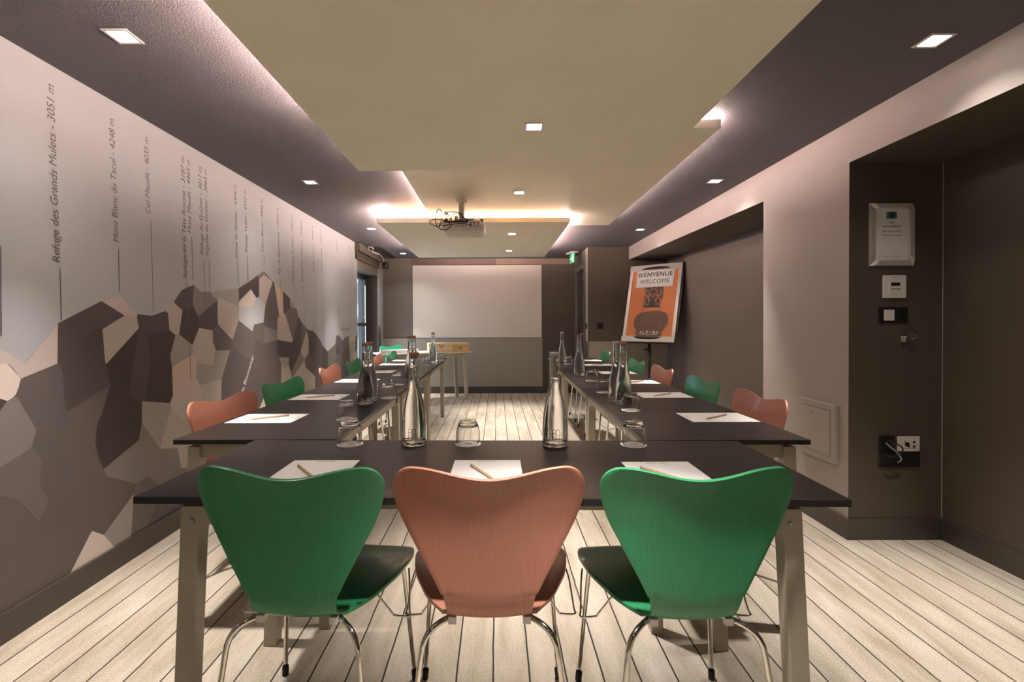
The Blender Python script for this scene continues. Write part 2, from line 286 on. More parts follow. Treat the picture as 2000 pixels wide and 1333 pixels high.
MURAL=[('m',[(1.609,1.085),(1.722,1.088),(1.776,1.087),(1.789,1.083),(1.868,1.026),(2.014,1.183),(2.24,1.287),(2.351,1.315),(2.465,1.229),(2.572,1.22),(2.673,1.248),(2.747,1.301),(2.821,1.376),(2.933,1.416),(2.999,1.38),(3.097,1.382),(3.453,1.433),(3.6,1.49),(3.734,1.552),(3.835,1.595),(3.995,1.523),(4.168,1.464),(4.314,1.408),(4.482,1.307),(4.504,1.245),(4.7,1.127),(4.832,1.1),(4.86,1.107),(5.074,0.998),(5.165,0.929),(5.308,0.865),(5.48,0.91),(5.57,0.939),(5.608,1.032),(5.683,1.036),(5.837,0.964),(5.919,0.999),(6.088,1.019),(6.289,1.007),(6.383,0.984),(6.469,1.036),(6.445,0.089),(2.774,-0.043),(1.76,-0.004),(1.593,-0.008)]),
('L',[(1.609,1.091),(1.776,1.087),(1.789,1.083),(1.87,1.026),(2.014,1.183),(2.009,1.015),(1.852,0.97),(1.82,1.017),(1.807,1.029),(1.775,1.032),(1.608,1.038)]),
('W',[(1.608,1.042),(1.775,1.032),(1.8,1.031),(1.811,1.022),(1.852,0.97),(1.843,0.938),(1.833,0.914),(1.825,0.907),(1.811,0.894),(1.799,0.893),(1.773,0.906),(1.607,0.956)]),
('D',[(1.607,0.956),(1.773,0.906),(1.799,0.893),(1.773,0.862),(1.604,0.725)]),
('H',[(1.799,0.892),(1.825,0.905),(1.836,0.902),(1.913,0.761),(1.891,0.693),(1.77,0.651),(1.602,0.589),(1.604,0.725),(1.773,0.862)]),
('g',[(1.852,0.97),(2.009,1.015),(2.028,0.989),(2.035,0.949),(2.041,0.798),(1.913,0.759),(1.836,0.902),(1.833,0.912),(1.843,0.938)]),
('D',[(2.014,1.183),(2.24,1.287),(2.379,1.221),(2.244,1.155),(2.256,1.007),(2.262,0.99),(2.283,0.893),(2.269,0.883),(2.052,0.805),(2.041,0.824),(2.035,0.96),(2.028,0.993),(2.009,1.016)]),
('L',[(2.24,1.287),(2.351,1.315),(2.465,1.229),(2.461,1.214),(2.379,1.221)]),
('l',[(2.379,1.221),(2.461,1.214),(2.475,1.158),(2.262,0.99),(2.256,1.007),(2.244,1.155)]),
('K',[(2.475,1.158),(2.262,0.99),(2.283,0.893),(2.247,0.792),(2.205,0.71),(2.195,0.637),(2.211,0.562),(2.24,0.501),(2.465,0.583),(2.488,0.667),(2.49,0.779)]),
('D',[(2.465,1.229),(2.572,1.222),(2.675,1.25),(2.698,1.24),(2.709,1.143),(2.52,1.122),(2.55,1.06),(2.553,0.954),(2.536,0.89),(2.505,0.776),(2.486,0.773),(2.4,0.833),(2.409,0.859),(2.433,0.98),(2.451,1.045),(2.476,1.139),(2.475,1.158),(2.461,1.214)]),
('K',[(2.52,1.122),(2.709,1.143),(2.76,1.114),(2.712,1.006),(2.722,0.938),(2.723,0.868),(2.729,0.775),(2.705,0.732),(2.505,0.776),(2.536,0.89),(2.553,0.954),(2.55,1.06)]),
('l',[(2.675,1.25),(2.747,1.302),(2.825,1.258),(2.791,1.118),(2.76,1.114),(2.709,1.143),(2.698,1.24)]),
('D',[(2.747,1.302),(2.82,1.377),(2.935,1.416),(2.924,1.291),(2.826,1.258)]),
('K',[(2.826,1.258),(2.924,1.291),(2.978,1.22),(2.983,1.153),(2.913,1.049),(2.793,1.118)]),
('H',[(2.935,1.416),(2.999,1.38),(3.097,1.382),(3.184,1.333),(2.974,1.225),(2.924,1.291)]),
('D',[(3.184,1.334),(3.185,1.175),(3.124,1.136),(2.985,1.154),(2.978,1.224)]),
('G',[(3.097,1.382),(3.453,1.433),(3.454,1.298),(3.233,1.352),(3.186,1.333)]),
('l',[(3.188,1.34),(3.233,1.351),(3.452,1.298),(3.451,1.2),(3.365,1.062),(3.185,1.174)]),
('D',[(3.453,1.433),(3.6,1.49),(3.734,1.552),(3.758,1.523),(3.755,1.385),(3.707,1.377),(3.629,1.438),(3.456,1.338)]),
('W',[(3.629,1.438),(3.707,1.377),(3.652,1.308),(3.454,1.301),(3.456,1.338)]),
('B',[(3.454,1.301),(3.652,1.308),(3.671,1.168),(3.646,1.118),(3.451,1.2)]),
('B',[(3.707,1.377),(3.755,1.385),(3.861,1.333),(3.823,1.187),(3.671,1.17),(3.652,1.308)]),
('L',[(3.758,1.523),(3.847,1.569),(3.987,1.522),(3.861,1.334),(3.755,1.386)]),
('H',[(3.734,1.552),(3.835,1.595),(3.869,1.58),(3.847,1.568),(3.758,1.523)]),
('g',[(3.995,1.527),(4.013,1.524),(4.1,1.243),(3.864,1.318),(3.861,1.335)]),
('g',[(3.864,1.318),(4.1,1.243),(4.079,1.22),(4.062,1.11),(3.84,1.155),(3.823,1.187)]),
('H',[(3.84,1.155),(4.063,1.118),(4.064,1.04),(3.84,1.019)]),
('P',[(4.018,1.523),(4.174,1.463),(4.178,1.454),(4.189,1.265),(4.107,1.244)]),
('D',[(4.177,1.461),(4.318,1.405),(4.329,1.326),(4.223,1.262),(4.195,1.268)]),
('G',[(4.32,1.408),(4.482,1.308),(4.335,1.326)]),
('h',[(4.335,1.326),(4.482,1.307),(4.504,1.238),(4.401,1.038),(4.379,1.043),(4.223,1.262)]),
('l',[(4.104,1.24),(4.19,1.265),(4.223,1.261),(4.381,1.031),(4.361,1.004),(4.066,1.04),(4.063,1.123),(4.079,1.22)]),
('D',[(4.504,1.235),(4.594,1.178),(4.579,1.051),(4.552,0.931),(4.381,1.029),(4.407,1.042)]),
('h',[(4.594,1.178),(4.713,1.127),(4.699,1.097),(4.571,0.964),(4.579,1.051)]),
('l',[(4.708,1.102),(4.755,1.032),(4.755,0.884),(4.642,0.827),(4.555,0.911)]),
('D',[(4.713,1.123),(4.832,1.097),(4.86,1.107),(4.982,1.052),(4.866,0.851),(4.756,0.874),(4.757,1.032)]),
('g',[(4.982,1.052),(5.082,0.998),(5.142,0.941),(5.127,0.614),(4.716,0.66),(4.866,0.851)]),
('D',[(5.142,0.941),(5.308,0.865),(5.318,0.593),(5.127,0.614)]),
('h',[(5.308,0.865),(5.48,0.91),(5.569,0.933),(5.584,0.771),(5.507,0.572),(5.318,0.593)]),
('g',[(5.608,1.032),(5.693,1.036),(5.837,0.964),(5.919,0.999),(6.088,1.016),(6.096,0.889),(5.774,0.831),(5.606,0.937)]),
('D',[(5.606,0.937),(5.774,0.831),(5.659,0.796),(5.568,0.85)]),
('D',[(6.096,0.889),(6.145,0.658),(6.115,0.341),(5.784,0.387),(5.79,0.663),(5.804,0.823)]),
('l',[(6.088,1.016),(6.289,1.007),(6.242,0.955),(6.152,0.945),(6.133,0.796),(6.261,0.788),(6.258,0.648),(6.145,0.658)]),
('P',[(6.266,1.007),(6.383,0.984),(6.374,0.93),(6.208,0.963)]),
('G',[(6.152,0.945),(6.219,0.956),(6.382,0.927),(6.366,0.794),(6.261,0.788),(6.235,0.65),(6.156,0.657)]),
('l',[(6.261,0.791),(6.39,0.793),(6.464,0.837),(6.459,0.637),(6.258,0.648)]),
('D',[(6.39,0.984),(6.469,1.036),(6.464,0.837),(6.378,0.794)]),
('G',[(2.76,1.113),(2.793,1.118),(2.913,1.049),(2.922,0.995),(2.728,0.932),(2.712,1.0)]),
('P',[(2.728,0.932),(2.922,0.995),(2.959,0.939),(2.942,0.851),(2.732,0.771)]),
('l',[(2.913,1.048),(2.983,1.152),(3.128,1.135),(3.128,1.061),(3.159,1.004),(3.131,0.904),(2.959,0.939),(2.922,0.995)]),
('g',[(3.126,1.136),(3.185,1.174),(3.368,1.061),(3.371,1.026),(3.331,0.992),(3.16,1.002),(3.128,1.061)]),
('G',[(3.16,1.003),(3.331,0.993),(3.224,0.806),(2.988,0.795),(2.942,0.851),(2.959,0.939),(3.131,0.904)]),
('L',[(2.732,0.771),(2.942,0.851),(2.988,0.795),(3.008,0.675),(3.043,0.506),(2.904,0.624),(2.814,0.62),(2.715,0.698),(2.705,0.732)]),
('l',[(2.988,0.795),(3.224,0.806),(3.215,0.656),(3.207,0.401),(3.041,0.441),(3.008,0.675)]),
('G',[(2.489,0.774),(2.501,0.776),(2.705,0.732),(2.715,0.701),(2.62,0.498),(2.488,0.667)]),
('l',[(2.715,0.701),(2.814,0.62),(2.904,0.624),(3.032,0.509),(3.461,0.338),(3.028,0.283),(2.924,0.292),(2.796,0.338),(2.769,0.461),(2.62,0.497)]),
('H',[(2.488,0.667),(2.62,0.497),(2.769,0.461),(2.796,0.337),(2.74,0.307),(2.691,0.297),(2.569,0.269),(2.44,0.367),(2.257,0.462),(2.24,0.501),(2.465,0.583)]),
('h',[(2.44,0.367),(2.532,0.377),(2.585,0.32),(2.689,0.168),(2.428,0.254),(2.426,0.32)]),
('H',[(2.796,0.338),(2.836,0.328),(2.884,0.295),(3.025,0.122),(2.689,0.153),(2.649,0.282),(2.74,0.307)]),
('G',[(2.426,0.32),(2.404,0.114),(2.294,0.112),(2.236,0.195)]),
('W',[(2.175,0.239),(2.236,0.194),(2.297,0.109),(2.143,0.099),(2.054,0.107),(2.164,0.237)]),
('h',[(2.426,0.32),(2.587,0.201),(2.513,0.114),(2.404,0.114)]),
('g',[(2.587,0.201),(2.871,0.09),(2.732,0.108),(2.513,0.114)]),
('h',[(1.891,0.692),(1.77,0.651),(1.602,0.589),(1.665,0.587),(1.768,0.543),(1.831,0.511),(1.916,0.39),(1.96,0.457),(1.927,0.529),(1.923,0.561),(1.935,0.624),(1.926,0.643)]),
('g',[(1.913,0.759),(2.041,0.798),(2.052,0.802),(2.064,0.787),(2.053,0.706),(2.032,0.611),(2.091,0.547),(2.05,0.502),(2.057,0.317),(1.935,0.323),(1.916,0.39),(1.96,0.457),(1.927,0.529),(1.923,0.561),(1.935,0.624),(1.926,0.643),(1.891,0.692)]),
('g',[(1.6,0.461),(1.766,0.369),(1.797,0.34),(1.787,0.27),(1.657,0.087)]),
('h',[(3.451,1.2),(3.646,1.118),(3.671,1.168),(3.823,1.187),(3.84,1.155),(3.84,1.018),(3.697,1.058),(3.65,0.873),(3.581,0.905),(3.53,0.928),(3.371,1.022),(3.368,1.062)]),
('g',[(3.371,1.022),(3.53,0.928),(3.597,0.919),(3.65,0.873),(3.824,0.814),(3.823,0.495),(3.202,0.436),(3.224,0.806)]),
('g',[(3.697,1.058),(3.815,1.005),(3.709,0.868),(3.65,0.873)]),
('g',[(3.828,1.016),(4.066,1.04),(4.059,0.945),(3.932,0.873)]),
('D',[(4.066,1.04),(4.361,1.004),(4.381,1.031),(4.406,1.009),(4.558,0.918),(4.345,0.739),(4.291,0.804),(4.293,0.877),(4.097,0.891),(4.059,0.945)]),
('G',[(4.097,0.891),(4.293,0.874),(4.291,0.804),(4.19,0.772),(4.136,0.826)]),
('l',[(4.136,0.826),(4.19,0.772),(4.291,0.804),(4.366,0.676),(4.362,0.513),(4.129,0.505)]),
('H',[(4.557,0.911),(4.642,0.825),(4.366,0.681),(4.345,0.739)]),
('l',[(4.649,0.824),(4.67,0.752),(4.92,0.637),(4.924,0.479),(4.524,0.464),(4.362,0.513),(4.366,0.682)]),
('W',[(3.851,0.621),(3.747,0.52),(3.73,0.488),(3.91,0.479),(3.912,0.541)])]
MTEXT=[('Refuge des Grands Mulets - 3051 m', (2.027, 1.435), (2.008, 2.169)), ('Mont Blanc du Tacul - 4248 m', (2.346, 1.573), (2.326, 2.163)), ('Col Maudit - 4035 m', (2.564, 1.759), (2.557, 2.163)), ('Refuge de la Tête Rousse - 3187 m', (2.869, 1.447), (2.855, 2.162)), ('Mont Maudit - 4465 m', (2.913, 1.722), (2.906, 2.161)), ('Refuge du Goûter - 3817 m', (3.035, 1.61), (3.023, 2.158)), ('Aiguille du Goûter - 3863 m', (3.089, 1.607), (3.077, 2.159)), ('Dôme du Goûter - 4304 m', (3.443, 1.637), (3.432, 2.163)), ('Refuge Vallot - 4362 m', (3.581, 1.705), (3.567, 2.16)), ('Mont Blanc - 4808 m', (3.834, 1.745), (3.825, 2.161)), ('Aig. de Bionnassay - 4052 m', (4.131, 1.587), (4.102, 2.158)), ('Pointe Louis Amédée - 4460 m', (4.417, 1.544), (4.396, 2.162)), ('Refuge Plan Glacier - 2680 m', (4.627, 1.571), (4.608, 2.166)), ('Refuge Durier - 3369 m', (4.921, 1.689), (4.896, 2.165)), ('Col de Miage - 3358 m', (5.167, 1.714), (5.13, 2.168)), ('3673 m', (5.668, 2.018), (5.634, 2.157)), ('3670 m', (6.145, 2.01), (6.115, 2.155)), ('Tête Carrée - 3732 m', (6.296, 1.736), (6.237, 2.155)), ('Dôme de Miage', (5.771, 1.089), (6.122, 1.083)), ('de Bionnassay', (3.496, 0.662), (3.662, 0.926))]
MLINES=[((2.027,1.413),(2.029,1.196)),((2.345,1.543),(2.348,1.337)),((2.569,1.727),(2.581,1.248)),((1.782,1.471),(1.78,1.136)),((2.874,1.426),(2.893,0.845)),((2.918,1.705),(2.923,1.448)),((3.039,1.575),(3.05,1.272)),((3.095,1.588),(3.101,1.319)),((3.443,1.619),(3.45,1.462)),((3.581,1.682),(3.585,1.492)),((3.838,1.73),(3.844,1.624)),((4.13,1.56),(4.146,1.328)),((4.417,1.516),(4.432,1.404)),((4.632,1.542),(4.662,1.138)),((4.928,1.669),(4.958,1.056)),((5.166,1.692),(5.196,0.911)),((5.668,1.988),(5.703,1.066)),((6.155,1.985),(6.176,1.023)),((6.307,1.71),(6.313,1.02))]

# left wall: plane through XL(y), opening for the garden window
WY0, WY1, WZ = 6.50, 7.63, 1.92
def LW(y, z, off=0.0): return (XL(y) + off, y, z)
b = MB()
for (y0, y1, z0, z1) in ((YF, WY0, 0, ZC), (WY0, WY1, WZ, ZC), (WY1, YB, 0, ZC)):
    b.quad(LW(y0, z0), LW(y1, z0), LW(y1, z1), LW(y0, z1), 'midbrown' if z0 else 'sky')
for x in (0,):
    b.quad(LW(WY0, 0), (-2.2, WY0, 0), (-2.2, WY0, WZ), LW(WY0, WZ), 'doorbrown')
    b.quad(LW(WY1, 0), (-2.2, WY1, 0), (-2.2, WY1, WZ), LW(WY1, WZ), 'doorbrown')
    b.quad(LW(WY0, WZ), (-2.2, WY0, WZ), (-2.2, WY1, WZ), LW(WY1, WZ), 'midbrown')
off = .0006
for k, pts in MURAL:
    b.poly([LW(y, max(z, 0.0), off) for y, z in pts], 'mur_' + k); off += .00001
# the mountains run on past the window
b.poly([LW(y, z, .0012) for y, z in ((7.64, 0), (7.64, 1.02), (7.68, 1.13), (7.74, 1.14), (7.82, 1.05), (7.86, .95), (7.9, .6), (7.9, 0))], 'mur_D')
b.poly([LW(y, z, .0012) for y, z in ((7.86, .95), (7.93, .92), (7.97, .7), (8.01, .65), (8.01, 0), (7.9, 0), (7.9, .6))], 'mur_l')
toff = off + .0003
for (y0, z0), (y1, z1) in MLINES:
    w = .0022
    b.poly([LW(y0-w, z0, toff), LW(y0+w, z0, toff), LW(y1+w, z1, toff), LW(y1-w, z1, toff)], 'mur_T')
for txt, a, c in MTEXT:
    white = txt.startswith('de B'); me = text_mesh(txt, shear=.18 if not white else .0)
    xs = [v.co.x for v in me.vertices]; w = max(xs)
    A = Vector(LW(a[0], a[1], toff)); B_ = Vector(LW(c[0], c[1], toff)); ln = (B_-A).length; s_ = ln/w
    ex = (B_-A).normalized(); nrm = Vector((1, .009, 0)).normalized(); ey = nrm.cross(ex)
    T = Matrix((ex*s_, ey*s_, nrm*s_)).transposed().to_4x4(); T.translation = A
    b.mesh(me, 'mur_t' if white else 'mur_T', T); bpy.data.meshes.remove(me)
struct(b.build('wall_left', fix=False))

# back wall with its painted panels
b = MB(); y = YB
def bq(x0, x1, z0, z1, mt, dy=0.0, th=None):
    if th: b.box(x0, x1, y-dy-th, y-dy, z0, z1, mt)
    else: b.quad((x0, y-dy, z0), (x1, y-dy, z0), (x1, y-dy, z1), (x0, y-dy, z1), mt)
bq(-2.0, 1.45, 0, ZC, 'brown')
bq(-1.90, -1.406, .935, ZC, 'midbrown', 0, .006)
bq(-1.90, .762, .11, .917, 'panelgrey', 0, .008)
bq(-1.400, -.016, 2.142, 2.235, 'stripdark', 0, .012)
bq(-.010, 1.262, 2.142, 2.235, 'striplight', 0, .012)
struct(b.build('wall_back'))
b = MB(); b.box(-1.394, .75, YB-.016, YB-.002, .925, 2.131, 'screen')
sc = b.build('projection_screen', bevel=.002); tag(sc, 'large pale beige projection screen panel flat on the back wall', 'screen')

# right wall: main plane, two niches, boxed-out bay and door wall
b = MB()
N1, N2, NZ1, NZ2 = 2.59, 3.42, 2.03, 2.05
PY = 6.89; PX = 1.305
def rq(pts, mt): b.poly(pts, mt)
rq([(XR, N1, 0), (XR, N2, 0), (XR, N2, ZC), (XR, N1, ZC)], 'taupe')
rq([(XR, YF, NZ1), (XR, N1, NZ1), (XR, N1, ZC), (XR, YF, ZC)], 'taupe')
rq([(XR, N2, NZ2-.02), (XR, PY, NZ2+.02), (XR, PY, ZC), (XR, N2, ZC)], 'taupe')
# near niche
rq([(XR, YF, NZ1), (2.40, YF, NZ1), (2.40, N1, NZ1), (XR, N1, NZ1)], 'brown')
rq([(2.40, YF, 0), (2.40, N1, 0), (2.40, N1, NZ1), (2.40, YF, NZ1)], 'brown')
rq([(XR, N1, 0), (2.40, N1, 0), (2.40, N1, NZ1), (XR, N1, NZ1)], 'brown')
b.box(2.397, 2.4, 2.587, N1, .11, NZ1-.001, 'cornerline')  # thin pale strip down the inner corner of the niche
# far niche
rq([(XR, N2, NZ2-.02), (NBX, N2, NZ2-.02), (NBX, PY, NZ2+.02), (XR, PY, NZ2+.02)], 'brown')
rq([(NBX, N2, 0), (NBX, PY, 0), (NBX, PY, NZ2+.03), (NBX, N2, NZ2-.02)], 'midbrown')
rq([(XR, N2, 0), (NBX, N2, 0), (NBX, N2, NZ2-.02), (XR, N2, NZ2-.02)], 'brown')
# boxed-out bay at the end
rq([(PX, PY, 0), (NBX, PY, 0), (NBX, PY, NZ2+.02), (XR, PY, NZ2+.02), (XR, PY, ZC), (PX, PY, ZC)], 'brown')
b.box(PX+.018, NBX-.005, PY-.008, PY, 0, .9, 'panelgrey')
b.box(PX, PX+.017, PY-.006, PY, 0, .9, 'midbrown')
rq([(PX, PY, .9), (PX, 7.06, .9), (PX, 7.06, ZC), (PX, PY, ZC)], 'taupe')  # lit side of the brown bay, its brightness painted as a paler colour
rq([(PX, PY, 0), (PX, 7.06, 0), (PX, 7.06, .9), (PX, PY, .9)], 'brown')
rq([(PX, 7.06, 2.06), (PX, YB, 2.06), (PX, YB, ZC), (PX, 7.06, ZC)], 'midbrown')
rq([(PX, 7.06, 0), (PX+.12, 7.06, 0), (PX+.12, 7.06, 2.06), (PX, 7.06, 2.06)], 'brown')
rq([(PX+.12, 7.06, 0), (PX+.12, YB, 0), (PX+.12, YB, 2.06), (PX+.12, 7.06, 2.06)], 'brown')
rq([(PX, 7.06, 2.06), (PX+.12, 7.06, 2.06), (PX+.12, YB, 2.06), (PX, YB, 2.06)], 'brown')
struct(b.build('wall_right', fix=False))
b = MB(); b.box(-2.3, 2.6, YF-.1, YF, 0, ZC, 'taupe'); struct(b.build('wall_front'))

# door in the end bay
b = MB(); d = PX
b.box(d-.012, d+.03, 7.10, 7.17, 0, 2.05, 'midbrown'); b.box(d-.012, d+.03, 7.90, 7.97, 0, 2.05, 'midbrown'); b.box(d-.012, d+.03, 7.17, 7.90, 1.98, 2.05, 'midbrown')
fr = struct(b.build('door_1', bevel=.003))
b = MB(); b.box(d+.035, d+.075, 7.175, 7.895, .005, 1.975, 'doorbrown'); lf = b.build('door_leaf', fr)
b = MB(); b.tube([(d+.035, 7.24, 1.0), (d-.02, 7.24, 1.0), (d-.02, 7.36, 1.0)], .009, 'greymetal'); b.build('door_handle', fr)

# window in the left wall
b = MB()
wx = -2.12
b.box(wx, wx+.07, 6.505, 6.56, .02, 1.91, 'windowframe'); b.box(wx, wx+.07, 7.55, 7.625, .02, 1.91, 'windowframe')
b.box(wx, wx+.07, 6.56, 7.55, 1.84, 1.91, 'windowframe'); b.box(wx, wx+.07, 6.56, 7.55, .02, .10, 'windowframe'); b.box(wx, wx+.07, 6.56, 7.55, 1.13, 1.18, 'windowframe')
b.box(wx+.004, wx+.09, 7.44, 7.50, .10, 1.84, 'windowframe')
wf = struct(b.build('window_1'))
b = MB(); b.box(wx+.03, wx+.036, 6.56, 7.55, .10, 1.84, 'glass'); b.build('pane', wf)
b = MB(); b.cyl(.008, 0, .9, 'chrome', T=Matrix.Translation((wx+.10, 7.42, .85))); b.cyl(.012, .40, .44, 'chrome', T=Matrix.Translation((wx+.10, 7.42, .85))); b.build('window_bar', wf)

# a pale building across the street
b = MB(); b.box(-9.2, -9, 12, 40, -3, 9, 'facade')
for i in range(12):
    for j in range(5): b.box(-8.99, -8.96, 13+i*2.2, 14.1+i*2.2, -2+j*2.2, -.6+j*2.2, 'windowframe')
tag(b.build('building'), 'pale building seen through the garden window', 'building')
b = MB(); b.quad((-60, -60, -.3), (-2.35, -60, -.3), (-2.35, 80, -.3), (-60, 80, -.3), 'facade'); struct(b.build('street', fix=False))

# roller blind cassette over the window
bt = thing('roller_blind', 'brown roller blind cassette above the garden window', 'blind', (XL(7), 7.0, 2.05))
b = MB(); b.box(0.004, .075, -.62, .66, .085, .19, 'brown'); b.build('cassette', bt, bevel=.004)
b = MB(); b.box(.006, .03, -.60, .62, .0, .085, 'leather'); b.box(.008, .038, -.60, .62, -.012, .012, 'brown'); b.build('lower_rail', bt)

# baseboards
b = MB(); 
for y0, y1 in ((YF, WY0), (WY1, YB)):
    b.add([(XL(y0), y0, 0), (XL(y0)+.014, y0, 0), (XL(y0)+.014, y0, .11), (XL(y0), y0, .11), (XL(y1), y1, 0), (XL(y1)+.014, y1, 0), (XL(y1)+.014, y1, .11), (XL(y1), y1, .11)],
          [(0,1,2,3), (7,6,5,4), (0,4,5,1), (1,5,6,2), (2,6,7,3)], 'base')
struct(b.build('baseboard_left'))
b = MB(); b.box(-1.88, PX, YB-.018, YB-.0005, 0, .108, 'base'); struct(b.build('baseboard_back'))
b = MB()
b.box(XR-.014, XR, N1, N2, 0, .11, 'base'); b.box(XR-.014, 2.40, N1-.014, N1, 0, .11, 'base'); b.box(2.386, 2.40, YF, N1-.014, 0, .11, 'base')
b.box(NBX-.014, NBX, N2, PY-.01, 0, .11, 'base'); struct(b.build('baseboard_right'))

# ------------------------------------------------------------- hung ceiling panels
GP = 'suspended cream ceiling panels'
def clip_box(name, rects, z0, z1, mt, parent):
    b = MB()
    for r in rects: b.box(*r, z0, z1, mt)
    return b.build(name, parent)
def cpanel(label, x0, x1, y0, y1, z, housing, rot=0):
    cx, cy = (x0+x1)/2, (y0+y1)/2
    t = thing('ceiling_panel', label, 'ceiling panel', (cx, cy, z), rot, GP)
    hx, hy = (x1-x0)/2, (y1-y0)/2
    b = MB(); b.box(-hx, hx, -hy, hy, 0, .045, 'cream'); b.build('panel_board', t, bevel=.0015)
    return t, hx, hy
def strips(t, segs, z, warm=()):
    for i, (x0, x1, y0, y1) in enumerate(segs):
        b = MB(); b.box(x0, x1, y0, y1, z, z+.006, 'ledwarm' if i in warm else 'led'); b.build('light_strip', t)
# near panel
t, hx, hy = cpanel('large cream ceiling panel hanging nearest, over the front table', -.835, .94, .45, 2.935, 2.103, None)
clip_box('housing', [(-hx+.08, hx-.08, -hy+.08, hy-.48)], .046, .145, 'pinkish', t)
strips(t, [(-hx+.015, -hx+.03, -hy+.03, hy-.47), (-hx+.03, -.70, hy-.03, hy-.015)], .046)
# middle panel, set higher
t, hx, hy = cpanel('cream ceiling panel in the middle, set higher than its neighbours, projector below it', -.618, 1.16, 2.49, 4.98, 2.178, None)
clip_box('housing', [(-hx+.12, hx-.12, -hy+.12, hy-.12)], .046, .0715, 'pinkish', t)
strips(t, [(-hx+.015, -hx+.03, -hy+.03, hy-.03), (hx-.03, hx-.015, -hy+.03, hy-.03), (-hx+.04, hx-.04, -hy+.015, -hy+.03), (-hx+.04, hx-.04, hy-.03, hy-.015)], .046, (3,))
# far panel
t, hx, hy = cpanel('cream ceiling panel hanging farthest, next to the back wall', -1.10, .68, 4.44, 6.82, 2.10, None)
clip_box('housing', [(-hx+.08, -.45, -hy+.08, -hy+.56), (-hx+.08, hx-.08, -hy+.56, hy-.08)], .046, .1495, 'pinkish', t)
clip_box('lower_housing', [(-.44, hx-.08, -hy+.08, -hy+.555)], .046, .076, 'pinkish', t)
strips(t, [(-hx+.015, -hx+.03, -hy+.03, hy-.03), (hx-.03, hx-.015, -hy+.03, hy-.03), (-hx+.08, hx-.08, -hy+.040, -hy+.0435), (-hx+.08, hx-.08, hy-.05, hy-.035)], .046, (2,))

# ------------------------------------------------------------- downlights
GD = 'square recessed downlights'
def dl_proto():
    t = thing('downlight', '', 'ceiling light', (0,0,0), 0, GD)
    b = MB(); a, c = .047, .036
    for (x0, x1, y0, y1) in ((-a, a, -a, -c), (-a, a, c, a), (-a, -c, -c, c), (c, a, -c, c)): b.box(x0, x1, y0, y1, -.003, 0, 'white')
    b.build('frame', t)
    b = MB(); b.quad((-.033, -.033, -.0012), (.033, -.033, -.0012), (.033, .033, -.0012), (-.033, .033, -.0012), 'lampglow'); b.build('lamp', t, fix=False)
    ld = bpy.data.lights.new('spot', 'SPOT'); ld.energy = SPOT_W; ld.color = SPOT_COL; ld.spot_size = radians(57); ld.spot_blend = .85; ld.shadow_soft_size = .03
    lo = bpy.data.objects.new('spot', ld); C.objects.link(lo); lo.parent = t; lo.location = (0, 0, -.006)
    la = bpy.data.lights.new('spill', 'AREA'); la.energy = SPILL_W; la.color = SPOT_COL; la.size = .06; la.spread = radians(115)
    lb = bpy.data.objects.new('spill', la); C.objects.link(lb); lb.parent = t; lb.location = (0, 0, -.004)
    return t
lights = [((-1.385, 1.80, ZC), 'recessed downlight nearest on the left, above the large hut name lettering'),
 ((-1.410, 3.665, ZC), 'recessed downlight second along the left ceiling strip, above the bright peak'),
 ((-1.421, 5.48, ZC), 'recessed downlight third along the left ceiling strip, beside the far panel edge'),
 ((-1.441, 7.45, ZC), 'recessed downlight at the far left, beside the dark ceiling vent'),
 ((1.673, 1.848, ZC), 'recessed downlight nearest on the right, before the deep near niche'),
 ((1.67, 3.68, ZC), 'recessed downlight second along the right ceiling strip, above the niche corner'),
 ((1.67, 5.60, ZC), 'recessed downlight third along the right ceiling strip, before the flipchart'),
 ((.18, 2.28, 2.103), 'recessed downlight in the large near ceiling panel'),
 ((.177, 3.714, 2.178), 'recessed downlight in the middle ceiling panel, beside the projector'),
 ((.163, 5.013, 2.10), 'recessed downlight in the far ceiling panel, the nearer of its two'),
 ((.162, 6.19, 2.10), 'recessed downlight in the far ceiling panel, the farther of its two'),
 ((.18, .88, 2.103), 'recessed downlight overhead in the near ceiling panel, out of the picture'),
 ((-1.385, -1.0, ZC), 'added unseen downlight behind the camera, on the mural side'), ((.18, -1.0, ZC), 'added unseen downlight behind the camera, in the middle'), ((1.67, -1.0, ZC), 'added unseen downlight behind the camera, on the niche side')]  # last three are unseen, added so floor bounce brightens the near ceiling panel
p = dl_proto()
for i, (loc, lab) in enumerate(lights):
    o = p if i == 0 else dup(p)
    o.location = loc; o['label'] = lab

